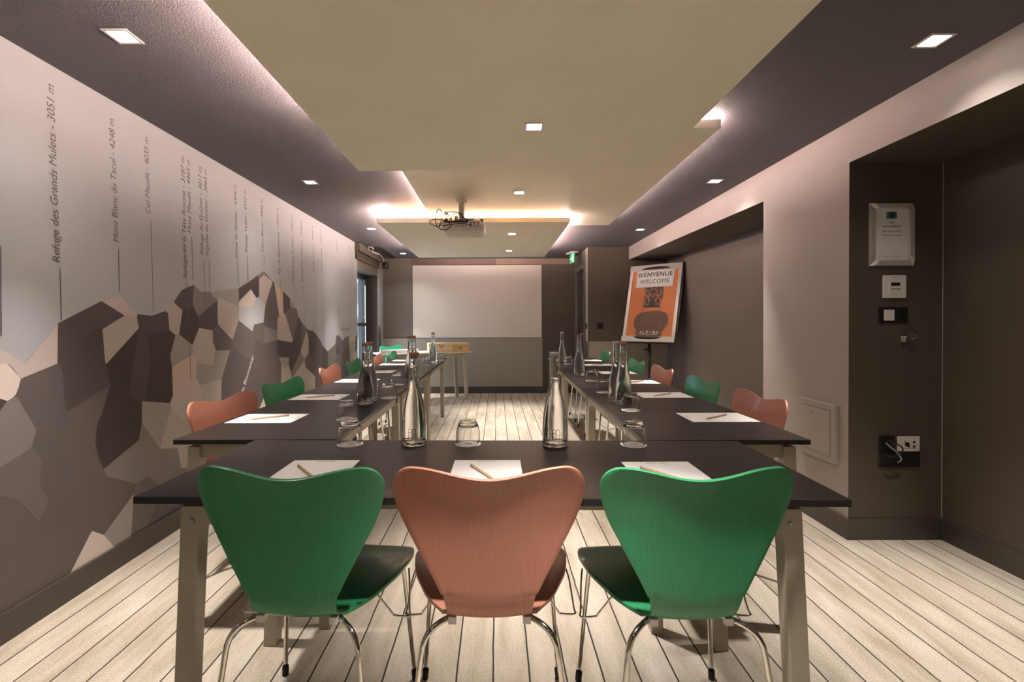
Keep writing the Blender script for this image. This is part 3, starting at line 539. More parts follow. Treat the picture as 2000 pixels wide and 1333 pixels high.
# ------------------------------------------------------------- tables
GT = 'dark topped conference tables'
def leg_shape(inn):
    # profile in (a, z): a grows inward along the long side; splayed leg with a rounded gusset under the rail
    pts = [(inn, .70), (inn-.035, 0), (inn+.013, 0), (inn+.044, .60)]
    for k in range(5):
        a = pi/2*k/4; pts.append((inn+.047+.022*(1-cos(a)), .628+.022*sin(a)))
    pts += [(inn+.12, .652), (inn+.12, .70)]
    return pts
def table_proto(L_, W_, inset=.06, rail_in=.03, leg_in=.075):
    t = thing('conference_table', '', 'table', (0,0,0), 0, GT)
    b = MB(); b.box(-L_/2, L_/2, -W_/2, W_/2, .718, .7355, 'black'); b.box(-L_/2+.0005, L_/2-.0005, -W_/2+.0005, W_/2-.0005, .7355, .7362, 'top')
    b.build('tabletop', t, bevel=.0008)
    for sx in (-1, 1):
        for sy in (-1, 1):
            b = MB(); P = [(sx*(-(L_/2 - a)), z) for a, z in leg_shape(leg_in)]
            y1 = sy*(W_/2-inset); y0 = sy*(W_/2-inset-.045)
            b.prism(P, 'y', min(y0,y1), max(y0,y1), 'frame'); lg = b.build('leg', t, bevel=.002)
            b = MB(); b.cyl(.007, 0, .004, 'greymetal', 12, T=Matrix.Translation((sx*(-(L_/2-leg_in-.03)), sy*(W_/2-inset)+sy*.0, .66)) @ Matrix.Rotation(radians(-90*sy), 4, 'X')); b.build('bolt', lg)
    for sy in (-1, 1):
        b = MB(); y1 = sy*(W_/2-rail_in); y0 = sy*(W_/2-rail_in-.02)
        b.box(-L_/2+leg_in+.07, L_/2-leg_in-.07, min(y0,y1), max(y0,y1), .660, .700, 'frame'); b.build('rail', t, bevel=.002)
    for sx in (-1, 1):
        b = MB(); x1 = sx*(L_/2-leg_in-.012); x0 = sx*(L_/2-leg_in-.032)
        b.box(min(x0,x1), max(x0,x1), -W_/2+inset+.044, W_/2-inset-.044, .655, .7, 'frame')
        b.box(min(x0,x1), max(x0,x1)+.0, -W_/2+inset+.02, W_/2-inset-.02, .7, .718, 'frame'); b.build('end_rail', t, bevel=.002)
    return t
ft = table_proto(1.812, .596, .035, .12, .10); ft.location = (-.021, 1.506, 0); ft.rotation_euler = (0,0,radians(-1.3)); ft.name = 'conference_table'
ft['label'] = 'black-topped table at the front, lying crosswise before the three near chairs'
st = table_proto(1.392, .622, .03, .03, .04)
tl = 'dark-topped table in the %s row, %s'
st.location = (-.925, 2.527, 0); st.rotation_euler = (0,0,radians(90.0)); st['label'] = tl % ('left', 'joined to the front table')
for (x, y, r, lab) in ((-.927, 3.925, 90.2, tl % ('left', 'in the middle between the near and far ones')), (-.935, 5.323, 90.3, tl % ('left', 'farthest, by the white side table')),
                       (.868, 2.492, 89.4, tl % ('right', 'joined to the front table')), (.895, 3.890, 89.0, tl % ('right', 'in the middle between the near and far ones')), (.920, 5.288, 89.0, tl % ('right', 'farthest, before the brown end bay'))):
    dup(st, loc=(x, y, 0), rot=radians(r), label=lab)
ZT = .7362
# ------------------------------------------------------------- chairs
GCG = 'green shell chairs'; GCP = 'pink shell chairs'
CL = [(-.020,.828),(-.012,.790),(-.004,.743),(.003,.690),(.009,.637),(.013,.585),(.016,.537),(.019,.497),(.026,.462),(.044,.434),(.075,.425),(.12,.430),(.175,.438),(.23,.444),(.30,.450),(.355,.452),(.40,.447),(.432,.436),(.450,.420)]
def shell_mesh(mt):
    back = [(a, c) for a, c in CL]
    pts = spline([(0, y, z) for y, z in CL], 4)
    hw0 = [.2375,.2375,.232,.214,.187,.160,.135,.117,.109,.107,.128,.168,.197,.219,.232,.235,.233,.230,.22]
    hws = [p.y for p in spline([(i, h, 0) for i, h in enumerate(hw0)], 4)]
    rows = [(p.y, p.z, h) for p, h in zip(pts, hws)]
    rows = [r for r in rows if not (r[0] < .05 and r[1] > .775) and not (r[0] > .325)]
    top = [(-.010-.010*k, .778+.050*k, .188+.0495*sqrt(max(0, 1-k*k))) for k in (1, .993, .97, .92, .84, .72, .56, .36, .14)]
    front = [(.325+.122*k, .4505-.002*k-.026*k**3, .150+.0845*sqrt(max(0, 1-k*k))) for k in (.05, .2, .38, .54, .68, .79, .88, .94, .98, 1)]
    rows = top + rows + front; n = len(rows)
    NC = 24; V = []; F = []
    for py, z, hw in rows:
        backness = min(1, max(0, (z-.48)/.2)) if py < .06 else 0
        for j in range(NC+1):
            s = -1+2*j/NC; u = s*hw; q = Vector((u, py, z))
            if z > .67 and py < .05:
                k = (z-.67)/(.828-.67); q.z -= k*k*.027*cos(pi/2*min(1, abs(u)/.19))**2
            q.y += .027*backness*(abs(u)/.24)**2
            if py > .06:
                f = (py-.06)/.39; q.z += (.020*(1-f)**1.5 - .007*f*f)*(abs(u)/.235)**2.2
            elif z < .5: q.z += .010*(abs(s))**2
            V.append(tuple(q))
    for i in range(n-1):
        for j in range(NC): F.append((i*(NC+1)+j, i*(NC+1)+j+1, (i+1)*(NC+1)+j+1, (i+1)*(NC+1)+j))
    me = bpy.data.meshes.new('shell'); me.from_pydata(V, [], F); me.materials.append(MT[mt])
    for q in me.polygons: q.use_smooth = True
    return me
def chair(mt, label, group):
    t = thing('dining_chair', label, 'chair', (0,0,0), 0, group)
    o = bpy.data.objects.new('shell', shell_mesh(mt)); C.objects.link(o); o.parent = t
    so = o.modifiers.new('thick', 'SOLIDIFY'); so.thickness = .0095; so.offset = 0
    bv = o.modifiers.new('bevel', 'BEVEL'); bv.width = .002; bv.segments = 2; bv.limit_method = 'ANGLE'; bv.angle_limit = radians(50)
    b = MB(); b.cyl(.055, .400, .430, 'rubber', T=Matrix.Translation((0,.19,0))); b.build('seat_mount', t)
    for sx in (-1, 1):
        for pts in ([(sx*.03,.21,.410),(sx*.10,.285,.412),(sx*.160,.345,.420),(sx*.185,.372,.408),(sx*.193,.381,.37),(sx*.219,.412,.02)],
                    [(sx*.03,.165,.408),(sx*.06,.115,.414),(sx*.095,.072,.419),(sx*.128,.042,.417),(sx*.150,.026,.405),(sx*.163,.018,.384),(sx*.170,.013,.355),(sx*.178,.006,.29),(sx*.214,-.022,.02)]):
            path = spline(pts, 6) 
            b = MB(); b.tube(path, .0075, 'chrome', 10); lg = b.build('leg', t)
            e = pts[-1]; d_ = (Vector(pts[-1])-Vector(pts[-2])).normalized()
            b = MB(); b.tube([Vector(e)-d_*.012, Vector(e)+d_*.020], .0105, 'rubber', 10); b.build('foot_cap', lg)
        b = MB(); b.tube(spline([(sx*.228,.30,.428),(sx*.237,.27,.40),(sx*.245,.235,.337),(sx*.249,.228,.330),(sx*.240,.225,.326),(sx*.205,.222,.330),(sx*.196,.222,.338),(sx*.15,.21,.405)], 3), .003, 'chrome', 6); b.build('linking_wire', t)
    for sx in (-1, 1):
        b = MB(); b.box(sx*.095-.010,sx*.095+.010,.040,.055,.414,.432,'white'); b.build('stack_pad', t)
    return t
cg = chair('green', '', GCG); cp = chair('pink', '', GCP); cl_ = chair('greenlight', '', GCG)
cg.location = (-.515, 1.178, 0); cg.rotation_euler = (0,0,radians(-3)); cg['label'] = 'green chair at the front table, left of the pink one, seen from behind'
cp.location = (-.021, 1.172, 0); cp['label'] = 'pink chair at the middle of the front table, seen from behind'
dup(cg, loc=(.488, 1.160, 0), rot=radians(.5), label='green chair at the front table, right of the pink one, seen from behind')
LF, RT = radians(-90), radians(90)
def place(p, x, y, r, lab): dup(p, loc=(x, y, 0), rot=r, label=lab)
place(cp, -1.335, 2.34, LF-.14, 'pink chair nearest along the left row, by the mountain mural')
place(cg, -1.338, 3.00, LF-.09, 'green chair in the left row just past the nearest pink one')
place(cp, -1.385, 3.96, LF, 'pink chair in the left row, second pink one along the mural')
place(cg, -1.39, 4.64, LF, 'dark green chair in the left row before the window, behind the carafe pair')
place(cp, -1.335, 5.32, LF, 'brownish pink chair far along the left row, by the window')
place(cl_, -1.29, 5.88, LF + radians(0), 'bright green chair at the far end of the left row')
cl_.location = (-1.66, 7.50, 0); cl_.rotation_euler = (0,0,radians(-122)); cl_['label'] = 'bright green chair standing apart by the back wall behind the white table'
place(cp, 1.285, 2.34, RT, 'pink chair nearest along the right row, by the wall hatch')
place(cg, 1.278, 2.97, RT, 'green chair in the right row just past the nearest pink one')
place(cp, 1.30, 3.76, RT, 'pink chair in the right row, beside the flipchart pole')
place(cg, 1.31, 4.49, RT, 'green chair in the right row just beyond the pink one at the flipchart pole')
place(cp, 1.32, 5.15, RT, 'pink chair in the right row mostly hidden behind the carafe pair')
place(cg, 1.335, 5.88, RT, 'small green chair at the far end of the right row')

# ------------------------------------------------------------- paper and pencils
GPp = 'printed note sheets on the tables'; GPe = 'wooden pencils on the note sheets'
def paper_proto():
    b = MB(); b.box(-.105, .105, -.1485, .1485, 0, .0009, 'paper'); 
    T = Matrix.Translation((-.028, .130, .00115)); strokes(b, 'ALPINA', T, .0068, .0060, .0042, .0018, 'ink')
    return b.build('note_sheet')
def pencil_proto():
    t = thing('pencil', '', 'pencil', (0,0,0), 0, GPe)
    R = Matrix.Rotation(radians(90), 4, 'X')
    b = MB(); b.lathe([(.0038, -.075), (.0038, .062)], 'pencil', 6, R, True, True, False); b.lathe([(.0038, .062), (.0011, .080)], 'pencil', 6, R, False, True, False); b.build('barrel', t)
    b = MB(); b.lathe([(.0011, .080), (.0002, .0855)], 'graphite', 6, R, True, True); b.build('lead', t)
    b = MB(); b.lathe([(.0040, -.088), (.0040, -.075)], 'greymetal', 12, R, True, True); b.build('ferrule', t)
    return t
pp = paper_proto(); pc = pencil_proto()
side = lambda r: radians(r)
papers = [(-.548, 1.398, 0, 'left one on the front table'), (-.032, 1.392, 0, 'middle one on the front table'), (.497, 1.367, 0, 'right one on the front table')]
lp = [(-1.065, 2.240), (-1.06, 2.872), (-1.066, 3.675), (-1.08, 4.36), (-1.085, 5.12), (-1.065, 5.65)]
rp = [(1.014, 2.220), (1.000, 2.90), (1.028, 3.54), (1.045, 4.195), (1.042, 4.955), (1.048, 5.54)]
wl = ['nearest in the left row', 'second along the left row, by the green chair', 'third along the left row, behind the carafe pair', 'fourth along the left row, right of the dark green chair', 'fifth along the left row', 'farthest in the left row']
for (x, y), w in zip(lp, wl): papers.append((x, y, radians(-90), w))
for (x, y), w in zip(rp, wl): papers.append((x, y, radians(90), w.replace('left', 'right').replace('dark green chair', 'green chair')))
for i, (x, y, r, w) in enumerate(papers):
    o = pp if i == 0 else dup(pp)
    o.location = (x, y, ZT+.0002); o.rotation_euler = (0,0,r + random.uniform(-.01,.01)); tag(o, 'white note sheet under pencil, ' + w, 'paper', GPp)
    if i < 3: dx, dy, a = [(-.009,.009,radians(38)), (-.007,.004,radians(27.4)), (-.015,.006,radians(35))][i]
    elif i < 9: dx, dy, a = (.001, -.001, radians(-55+random.uniform(-2,2)))
    else: dx, dy, a = (-.008, -.010, radians(-55+random.uniform(-2,2)))
    # pencil lead (barrel axis is -y local): 
    q = pc if i == 0 else dup(pc)
    q.location = (x+dx, y+dy, ZT+.0052); q.rotation_euler = (0,0,a); q['label'] = 'wooden pencil on note sheet, ' + w

# ------------------------------------------------------------- carafes
GCa = 'glass water carafes'
PR = [(.0405,0),(.0440,.006),(.0448,.021),(.0452,.045),(.0450,.063),(.0418,.105),(.0352,.148),(.0255,.19),(.0208,.218),(.0188,.246),(.0183,.288),(.0183,.322)]
def carafe(level, cap):
    t = thing('carafe', '', 'carafe', (0,0,0), 0, GCa)
    pr = [(p.x, p.y) for p in spline([(r, z, 0) for r, z in PR], 4)]
    inner = [(max(r-.0028, .002), z) for r, z in pr if z > .010]
    prof = [(.0005, .0005)] + pr + [(.0183-.0028, .322)] + inner[::-1] + [(.0005, .012)]
    b = MB(); b.lathe(prof, 'glass', 40, None, False, False); b.build('bottle', t)
    def rad(z):
        for (r0_, z0), (r1_, z1) in zip(pr, pr[1:]):
            if z0 <= z <= z1: return r0_ + (r1_-r0_)*(z-z0)/(z1-z0+1e-9)
        return pr[-1][0]
    wz = [.0125] + [z for r, z in pr if .02 < z < level] + [level]
    wp = [(.0005, .0125)] + [(rad(z)-.0031, z) for z in wz] + [(.0005, level)]
    b = MB(); b.lathe(wp, 'water', 40); b.build('water', t)
    b = MB(); b.cyl(.0188, .3235, .335, cap, 32); b.cyl(.0150, .314, .3235, cap, 24); b.build('stopper', t, bevel=.001)
    # printed line logo on the side towards the camera
    b = MB(); R_ = .0458
    def P(u, z): a = -pi/2 + u/R_; r = max(rad(z), rad(z)) + .0005; return (r*cos(a), r*sin(a), z)
    def seg(u0, z0, u1, z1, th=.0007):
        n = max(1, int(abs(u1-u0)/.003)); 
        for k in range(n):
            a0 = u0+(u1-u0)*k/n; a1 = u0+(u1-u0)*(k+1)/n; c0 = z0+(z1-z0)*k/n; c1 = z0+(z1-z0)*(k+1)/n
            if abs(u1-u0) > abs(z1-z0): b.poly([P(a0, c0-th), P(a1, c1-th), P(a1, c1+th), P(a0, c0+th)], 'ink')
            else: b.poly([P(a0-th, c0), P(a0+th, c0), P(a1+th, c1), P(a1-th, c1)], 'ink')
    for x0 in (-.0135, .0015):
        seg(x0, .026, x0, .064); seg(x0+.0105, .026, x0+.0105, .064); seg(x0, .064, x0+.0105, .064)
    seg(-.0135, .052, -.003, .052); seg(.0015, .045, .012, .045); seg(.0015, .052, .0015, .045)
    for z in (.030, .034, .040): seg(-.021, z, .016, z, .0003)
    b.build('logo', t, fix=False)
    return t
ca = carafe(.288, 'cork'); cb = carafe(.243, 'greycap')
cl2 = [(ca, -.302, 1.752, 'cork-topped water carafe on the front table, the left one'), (cb, .208, 1.731, 'grey-capped water carafe on the front table, the right one'),
 (ca, -.722, 2.640, 'water carafe in the near left row, nearer of the pair'), (ca, -.724, 2.742, 'water carafe in the near left row, farther of the pair'),
 (ca, -.702, 3.895, 'far left carafe behind the cork-topped front one, nearer of the two'), (ca, -.690, 3.995, 'far left carafe behind the cork-topped front one, farther of the two'),
 (ca, -.699, 5.28, 'water carafe before the wooden box at the end of the left row'),
 (ca, .681, 2.585, 'cork-topped water carafe in the near right row, nearer of the pair'), (cb, .669, 2.686, 'grey-capped water carafe in the near right row, farther of the pair'),
 (ca, .684, 3.985, 'cork-topped water carafe halfway along the right row'), (cb, .722, 5.31, 'grey-capped water carafe at the end of the right row')]
used = set()
for p, x, y, lab in cl2:
    o = p if p not in used else dup(p)
    used.add(p); o.location = (x, y, ZT+.0003); o.rotation_euler = (0,0,-x*.4*0); o['label'] = lab

# ------------------------------------------------------------- tumblers on coasters
GTu = 'upturned glass tumblers'; GCo = 'round paper coasters'
def tumbler():
    out = [(.0405,0),(.0432,.012),(.0440,.028),(.0428,.045),(.0390,.062),(.0335,.076),(.0300,.083),(.0270,.0855)]
    out = [(p.x, p.y) for p in spline([(r, z, 0) for r, z in out], 3)]
    inn = [(max(r-.0018, .001), z) for r, z in out if z < .070]
    prof = [(.0387, 0)] + out + [(.0005, .0845)]
    prof2 = [(.0387, 0)] + inn[1:] + [(.0005, .0705)]
    b = MB(); b.lathe(prof2[::-1] + out + [(.0005, .0845)], 'glass', 36); return b.build('tumbler')
def coaster():
    b = MB(); b.cyl(.0465, 0, .0012, 'coaster', 40)
    n = 28
    for r_, w in ((.036, .0007),):
        for k in range(n):
            if k % 7 == 0: continue
            a0 = 2*pi*k/n; a1 = a0 + 2*pi/n*.6
            b.poly([((r_-w)*cos(a0), (r_-w)*sin(a0), .0014), ((r_+w)*cos(a0), (r_+w)*sin(a0), .0014), ((r_+w)*cos(a1), (r_+w)*sin(a1), .0014), ((r_-w)*cos(a1), (r_-w)*sin(a1), .0014)], 'ink')
    T = Matrix.Translation((0,0,.0015))
    for (x0, y0, x1, y1) in ((-.011,-.008,-.008,.008),(-.008,.005,0,.008),(-.003,-.008,0,.005),(-.008,-.001,-.003,.001),(.003,-.008,.006,.008),(.006,.005,.012,.008),(.010,-.008,.013,.005),(.006,-.008,.010,-.005),(.006,-.001,.010,.001)):
        b.quad((x0,y0,0),(x1,y0,0),(x1,y1,0),(x0,y1,0),'red', T)
    return b.build('coaster', fix=False)
tu = tumbler(); co = coaster()
tl2 = [(-.537,1.754,'left end of the front table'), (-.106,1.751,'middle of the front table'), (.492,1.731,'right end of the front table'),
 (-.692,2.214,'nearest in the left row'), (-.640,2.835,'left row just past the near carafe pair'), (-.713,3.447,'third along the left row'), (-.728,4.997,'left row before the farthest carafe'), (-.660,5.65,'left row beyond the farthest carafe'),
 (.673,2.413,'nearest in the right row'), (.673,3.024,'right row just past the near carafe pair'), (.716,3.624,'third along the right row'), (.760,5.08,'right row before the farthest carafe')]
for i, (x, y, w) in enumerate(tl2):
    c_ = co if i == 0 else dup(co); u_ = tu if i == 0 else dup(tu)
    c_.location = (x, y, ZT+.0003); c_.rotation_euler = (0,0,random.uniform(-.5,.5)); tag(c_, 'round white coaster under tumbler, ' + w, 'coaster', GCo)
    u_.location = (x, y, ZT+.0022); tag(u_, 'clear upturned tumbler on coaster, ' + w, 'glass', GTu)

# ------------------------------------------------------------- projector
t = thing('projector', 'white projector with looped cables hanging under the middle ceiling panel', 'projector', (-.246, 3.78, 1.868))
hx = .160
b = MB(); prof = [(-hx+.03, 0), (hx-.03, 0), (hx-.008, .008), (hx, .03), (hx, .060), (hx-.006, .068), (-hx+.006, .068), (-hx, .060), (-hx, .03), (-hx+.008, .008)]
b.prism(prof, 'y', -.14, .13, 'projbody'); b.build('body', t, bevel=.006)
b = MB(); b.box(-hx+.01, hx-.012, -.12, .11, .0685, .086, 'black'); b.build('vent_cover', t, bevel=.004)
b = MB(); b.box(.035, .140, -.146, -.139, .030, .078, 'white')
for i in range(6): b.box(.042+i*.016, .050+i*.016, -.1475, -.1455, .034, .042, 'black')
for i in range(3): b.box(.048+i*.028, .062+i*.028, -.1475, -.1455, .050, .057, 'black'); b.box(.048+i*.028, .060+i*.028, -.1475, -.1455, .063, .070, 'black')
for i in range(5): b.box(-.06+i*.018, -.052+i*.018, -.1415, -.139, .034, .042, 'black')
b.box(-.02, .10, -.1415, -.139, .012, .014, 'greymetal')
b.build('port_panel', t)
for sx in (-1, 1):
    b = MB(); b.cyl(.012, .0855, .100, 'rubber', T=Matrix.Translation((sx*.135, -.10, 0))); b.build('foot', t)
mt_ = MB(); mt_.box(-.09, .09, -.05, .11, .095, .103, 'projbody'); mt_.box(-.06, .07, -.03, .22, .112, .120, 'projbody'); mt_.box(-.03, .05, -.06, .20, .105, .112, 'projbody')
mt_.box(-.076,-.05,-.06,-.02,.103,.135,'projbody'); mt_.build('mount_plate', t, bevel=.002)
b = MB(); b.box(-.075, -.005, .15, .22, .12, .155, 'projbody'); b.cyl(.024, .155, .3075, 'projbody', T=Matrix.Translation((-.04, .19, 0))); b.cyl(.045, .298, .3095, 'projbody', T=Matrix.Translation((-.04, .19, 0))); b.build('mount_pole', t, bevel=.002)
for pts in ([(-.20,-.155,.03),(-.21,-.16,.09),(-.195,-.16,.155),(-.17,-.16,.155),(-.162,-.16,.09),(-.185,-.155,.025),(-.13,-.155,.01),(-.09,-.155,.05),(-.10,-.15,.12),(-.13,-.14,.10),(-.17,-.15,.05),(-.19,-.155,.03)],
            [(-.19,-.16,.03),(-.24,-.165,.05),(-.25,-.165,.07),(-.21,-.165,.085),(-.15,-.16,.08),(-.1,-.15,.06)],
            [(-.16,-.155,.04),(-.08,-.155,.052),(0,-.155,.055),(.05,-.152,.045),(.062,-.148,.038)],
            [(-.11,-.15,.05),(-.10,-.13,.10),(-.07,-.10,.14),(-.02,-.03,.146),(-.03,.15,.148)],
            [(-.02,-.05,.14),(0,-.12,.11),(.05,-.13,.075),(.07,-.148,.066)],
            [(-.12,-.14,.147),(-.06,-.12,.150),(-.02,-.05,.150),(-.04,.15,.15)]):
    b = MB(); b.tube(spline(pts, 6), .0033, 'rubber', 6); b.build('cable', t)
b = MB(); b.box(-.145,-.115,-.16,-.145,.12,.145,'white'); b.build('cable_plug', t)

# ------------------------------------------------------------- flipchart with welcome poster
bl = Vector((1.707, 6.55, .912)); br = Vector((2.235, 6.05, .912)); ux = (br-bl).normalized(); Wd = (br-bl).length
back = Vector((-ux.y, ux.x, 0)); upv = (Vector((0,0,1))*cos(radians(15)) + back*sin(radians(15))).normalized()
TB = frame_T(bl, ux, upv); nf = TB.to_3x3() @ Vector((0,0,1))
if nf.y > 0: print('flip normal', nf)
HB = 1.072
t = thing('flipchart', 'black pole flipchart easel holding the orange welcome poster in the far niche', 'flipchart', (1.97, 6.30, 0))
Ti = Matrix.Translation(-Vector((1.97, 6.30, 0))) @ TB
b = MB(); b.box(-.012, Wd+.02, -.012, HB+.012, -.030, -.004, 'black', Ti); b.build('board_back', t)
b = MB(); b.box(0, .045, .06, HB-.06, -.004, .012, 'alu', Ti); b.box(Wd-.045, Wd, .06, HB-.06, -.004, .012, 'alu', Ti); b.build('side_rail', t, bevel=.004)
b = MB(); b.box(-.004, Wd+.004, HB-.085, HB, -.004, .022, 'alu', Ti); b.build('clamp_bar', t, bevel=.005)
def lens(x0, x1, yb, h, flip):
    pts = [];
    for k in range(13):
        s = k/12; pts.append((x0+(x1-x0)*s, yb + flip*h*(sin(pi*s)**.45)))
    return pts
b = MB(); P_ = [(x, y, .0235) for x, y in lens(.16, Wd-.15, HB-.070, .038, 1)]; b.poly(P_, 'black', Ti); b.build('grip_slot', t)
b = MB(); b.box(-.004, Wd+.004, 0, .075, -.004, .03, 'alu', Ti); b.build('pen_tray', t, bevel=.005)
b = MB(); b.poly([(x, y, .0315) for x, y in lens(.17, Wd-.17, .070, .040, -1)], 'black', Ti); b.build('grip_slot', t)
b = MB(); b.tube([(.05,0.07,.03), (.05,0.07,1.06)], .019, 'black', 14); b.tube([(.05,.07,.72),(.05,.07,.80)], .027, 'rubber', 14); b.box(-.02,.03,.03,.06,.80,.83,'black'); b.build('pole', t)
for k in range(4):
    a = radians(20+90*k); b = MB(); b.tube([(.05,.07,.045),(.05+.26*cos(a),.07+.26*sin(a),.02)], .013, 'black', 8); b.build('base_leg', t)
# poster
pt = thing('poster', 'orange poster of a cowbell on its ornate belt, clipped to the flipchart', 'poster', (1.97, 6.30, .9))
Tp = Matrix.Translation(-Vector((1.97, 6.30, .9))) @ TB
b = MB(); b.box(.046, Wd-.046, .072, HB-.08, 0, .003, 'orange', Tp)
cx = Wd*.515; z0 = .0036
belt = [(cx-.115, .47), (cx+.105, .47), (cx+.115, .56), (cx+.13, .62), (cx+.125, .90), (cx-.13, .90), (cx-.13, .50)]
b.poly([(x, y, z0) for x, y in belt], 'belt', Tp)
b.poly([(x, y, z0+.0002) for x, y in ((cx-.098,.475),(cx+.075,.475),(cx+.09,.9),(cx-.10,.9))], 'ink', Tp)
bell = []
for (x, y) in [(-.10,.41),(-.15,.40),(-.205,.355),(-.235,.29),(-.225,.225),(-.185,.15),(-.155,.075),(.15,.075),(.175,.14),(.22,.21),(.245,.27),(.235,.34),(.20,.39),(.15,.415),(.05,.425)]: bell.append((cx-.005+x, y))
bs = [(p.x, p.y) for p in spline([(x, y, 0) for x, y in bell + [bell[0]]], 4)][:-1]
b.poly([(x, max(y, .073), z0+.0003) for x, y in bs], 'bell', Tp)
def stroke2(pts, th, mt, z):
    P2 = [Vector((p[0], p[1])) for p in pts]
    for p, q in zip(P2, P2[1:]):
        d_ = (q-p).normalized(); n = Vector((-d_.y, d_.x))*th/2; e = d_*th/3
        b.poly([(*(p-e+n), z), (*(p-e-n), z), (*(q+e-n), z), (*(q+e+n), z)], mt, Tp)
for sx in (-1, 1):
    stroke2([(cx-.01+sx*.115,.485),(cx-.01+sx*.12,.44),(cx-.01+sx*.13,.41)], .006, 'belt', z0+.0005)
    for (y0, s_) in ((.80, 1), (.67, -1), (.56, 1)):
        arc = [(cx-.008+sx*(.075-.038*cos(a)*1.0), y0 + s_*(.045*sin(a)) ) for a in [k*pi/7 for k in range(0, 11)]]
        stroke2(arc, .013, 'orange', z0+.0006)
    stroke2([(cx-.008+sx*.012,.74),(cx-.008+sx*.05,.70),(cx-.008+sx*.075,.64),(cx-.008+sx*.05,.58),(cx-.008+sx*.06,.50)], .012, 'orange', z0+.0007)
stroke2([(cx-.008+.024*cos(k*pi/6), .635+.024*sin(k*pi/6)) for k in range(13)], .011, 'orange', z0+.0008)
stroke2([(cx-.05,.75),(cx-.008,.79),(cx+.035,.75)], .011, 'orange', z0+.0008)
strokes(b, 'ALPINA', Tp @ Matrix.Translation((cx-.130, .115, z0+.0012)), .034, .024, .022, .0075, 'white')
b.quad((cx-.13,.104,z0+.0012),(cx+.11,.104,z0+.0012),(cx+.11,.107,z0+.0012),(cx-.13,.107,z0+.0012),'white',Tp)
b.build('poster_sheet', pt, fix=False)
b = MB(); b.box(.105, Wd-.105, HB-.315, HB-.075, .0052, .0064, 'paper', Tp)
for (x0,x1,y0,y1) in ((.112,Wd-.112,HB-.309,HB-.307),(.112,.114,HB-.307,HB-.082),(Wd-.114,Wd-.112,HB-.307,HB-.082)): b.quad((x0,y0,.0068),(x1,y0,.0068),(x1,y1,.0068),(x0,y1,.0068),'alu',Tp)
for txt, yy, sz, offs in (('BIENVENUE', HB-.165, .088, .02), ('WELCOME', HB-.262, .082, .0)):
    me = text_mesh(txt, 0, offs, 'CENTER', 1.08); b.mesh(me, 'ink', Tp @ Matrix.Translation((cx-.01, yy, .0070)) @ Matrix.Scale(sz, 4))
b.build('title_card', pt, fix=False)

# ------------------------------------------------------------- white side table, paper roll, wooden box
a0 = Vector((-1.63, 6.70)); a1 = Vector((-.36, 7.33)); d2 = (a1-a0).normalized(); n2 = Vector((-d2.y, d2.x)); ang = atan2(d2.y, d2.x); Lw = (a1-a0).length; Ww = .50
mid = (a0+a1)/2 + n2*Ww/2
t = thing('side_table', 'white-topped side table standing askew before the back wall', 'table', (mid.x, mid.y, 0), ang)
b = MB(); b.box(-Lw/2, Lw/2, -Ww/2, Ww/2, .722, .740, 'whitelam'); b.build('tabletop', t, bevel=.002)
for sx in (-1, 1):
    for sy in (-1, 1):
        b = MB(); P = [(sx*(-(Lw/2-a)), z) for a, z in leg_shape(.10)]
        P = [(x, z*1.005) for x, z in P]; y1 = sy*(Ww/2-.03); y0 = sy*(Ww/2-.07); b.prism(P, 'y', min(y0,y1), max(y0,y1), 'frame'); b.build('leg', t, bevel=.002)
for sy in (-1, 1):
    b = MB(); y1 = sy*(Ww/2-.03); y0 = sy*(Ww/2-.05); b.box(-Lw/2+.17, Lw/2-.17, min(y0,y1), max(y0,y1), .66, .722, 'frame'); b.build('rail', t)
zt = .7405
r0_ = a0 + d2*.03 + n2*.10; r1_ = a0 + d2*.60 + n2*.17
b = MB(); v0 = Vector((r0_.x, r0_.y, zt+.0285)); v1 = Vector((r1_.x, r1_.y, zt+.0285)); b.tube([v0, v1], .0255, 'paper', 20); b.tube([v0-(v1-v0).normalized()*.002, v0+(v1-v0).normalized()*.02], .028, 'paper', 20)
tag(b.build('paper_roll'), 'long white paper roll lying on the white side table', 'paper roll')
t = thing('wine_box', 'pale wooden wine box with a leather strap on the white side table', 'box', (-.745, 7.34, zt+.001), radians(14))
b = MB(); b.box(-.30, .30, -.14, .14, 0, .082, 'winewood'); b.build('case', t, bevel=.002)
b = MB(); b.box(-.302, .302, -.142, .142, .084, .128, 'winewood'); b.build('lid', t, bevel=.002)
b = MB(); b.box(.055, .30, -.1435, -.1425, .086, .118, 'winewood2'); b.box(.055, .30, -.1425, -.1405, .006, .080, 'winewood2'); b.build('front_panel', t)
b = MB(); b.lathe([(.0001, 0), (.017, 0)], 'knot', 16, Matrix.Translation((.17, -.1442, .058)) @ Matrix.Rotation(radians(90), 4, 'X') @ Matrix.Scale(1.5, 4, (1,0,0))); b.build('knot_mark', t)
b = MB(); b.tube(spline([(-.155, -.147, .115), (-.13, -.150, .07), (-.12, -.151, .058), (-.11, -.150, .07), (-.08, -.147, .115)], 4), .004, 'leather', 6); b.build('strap', t)

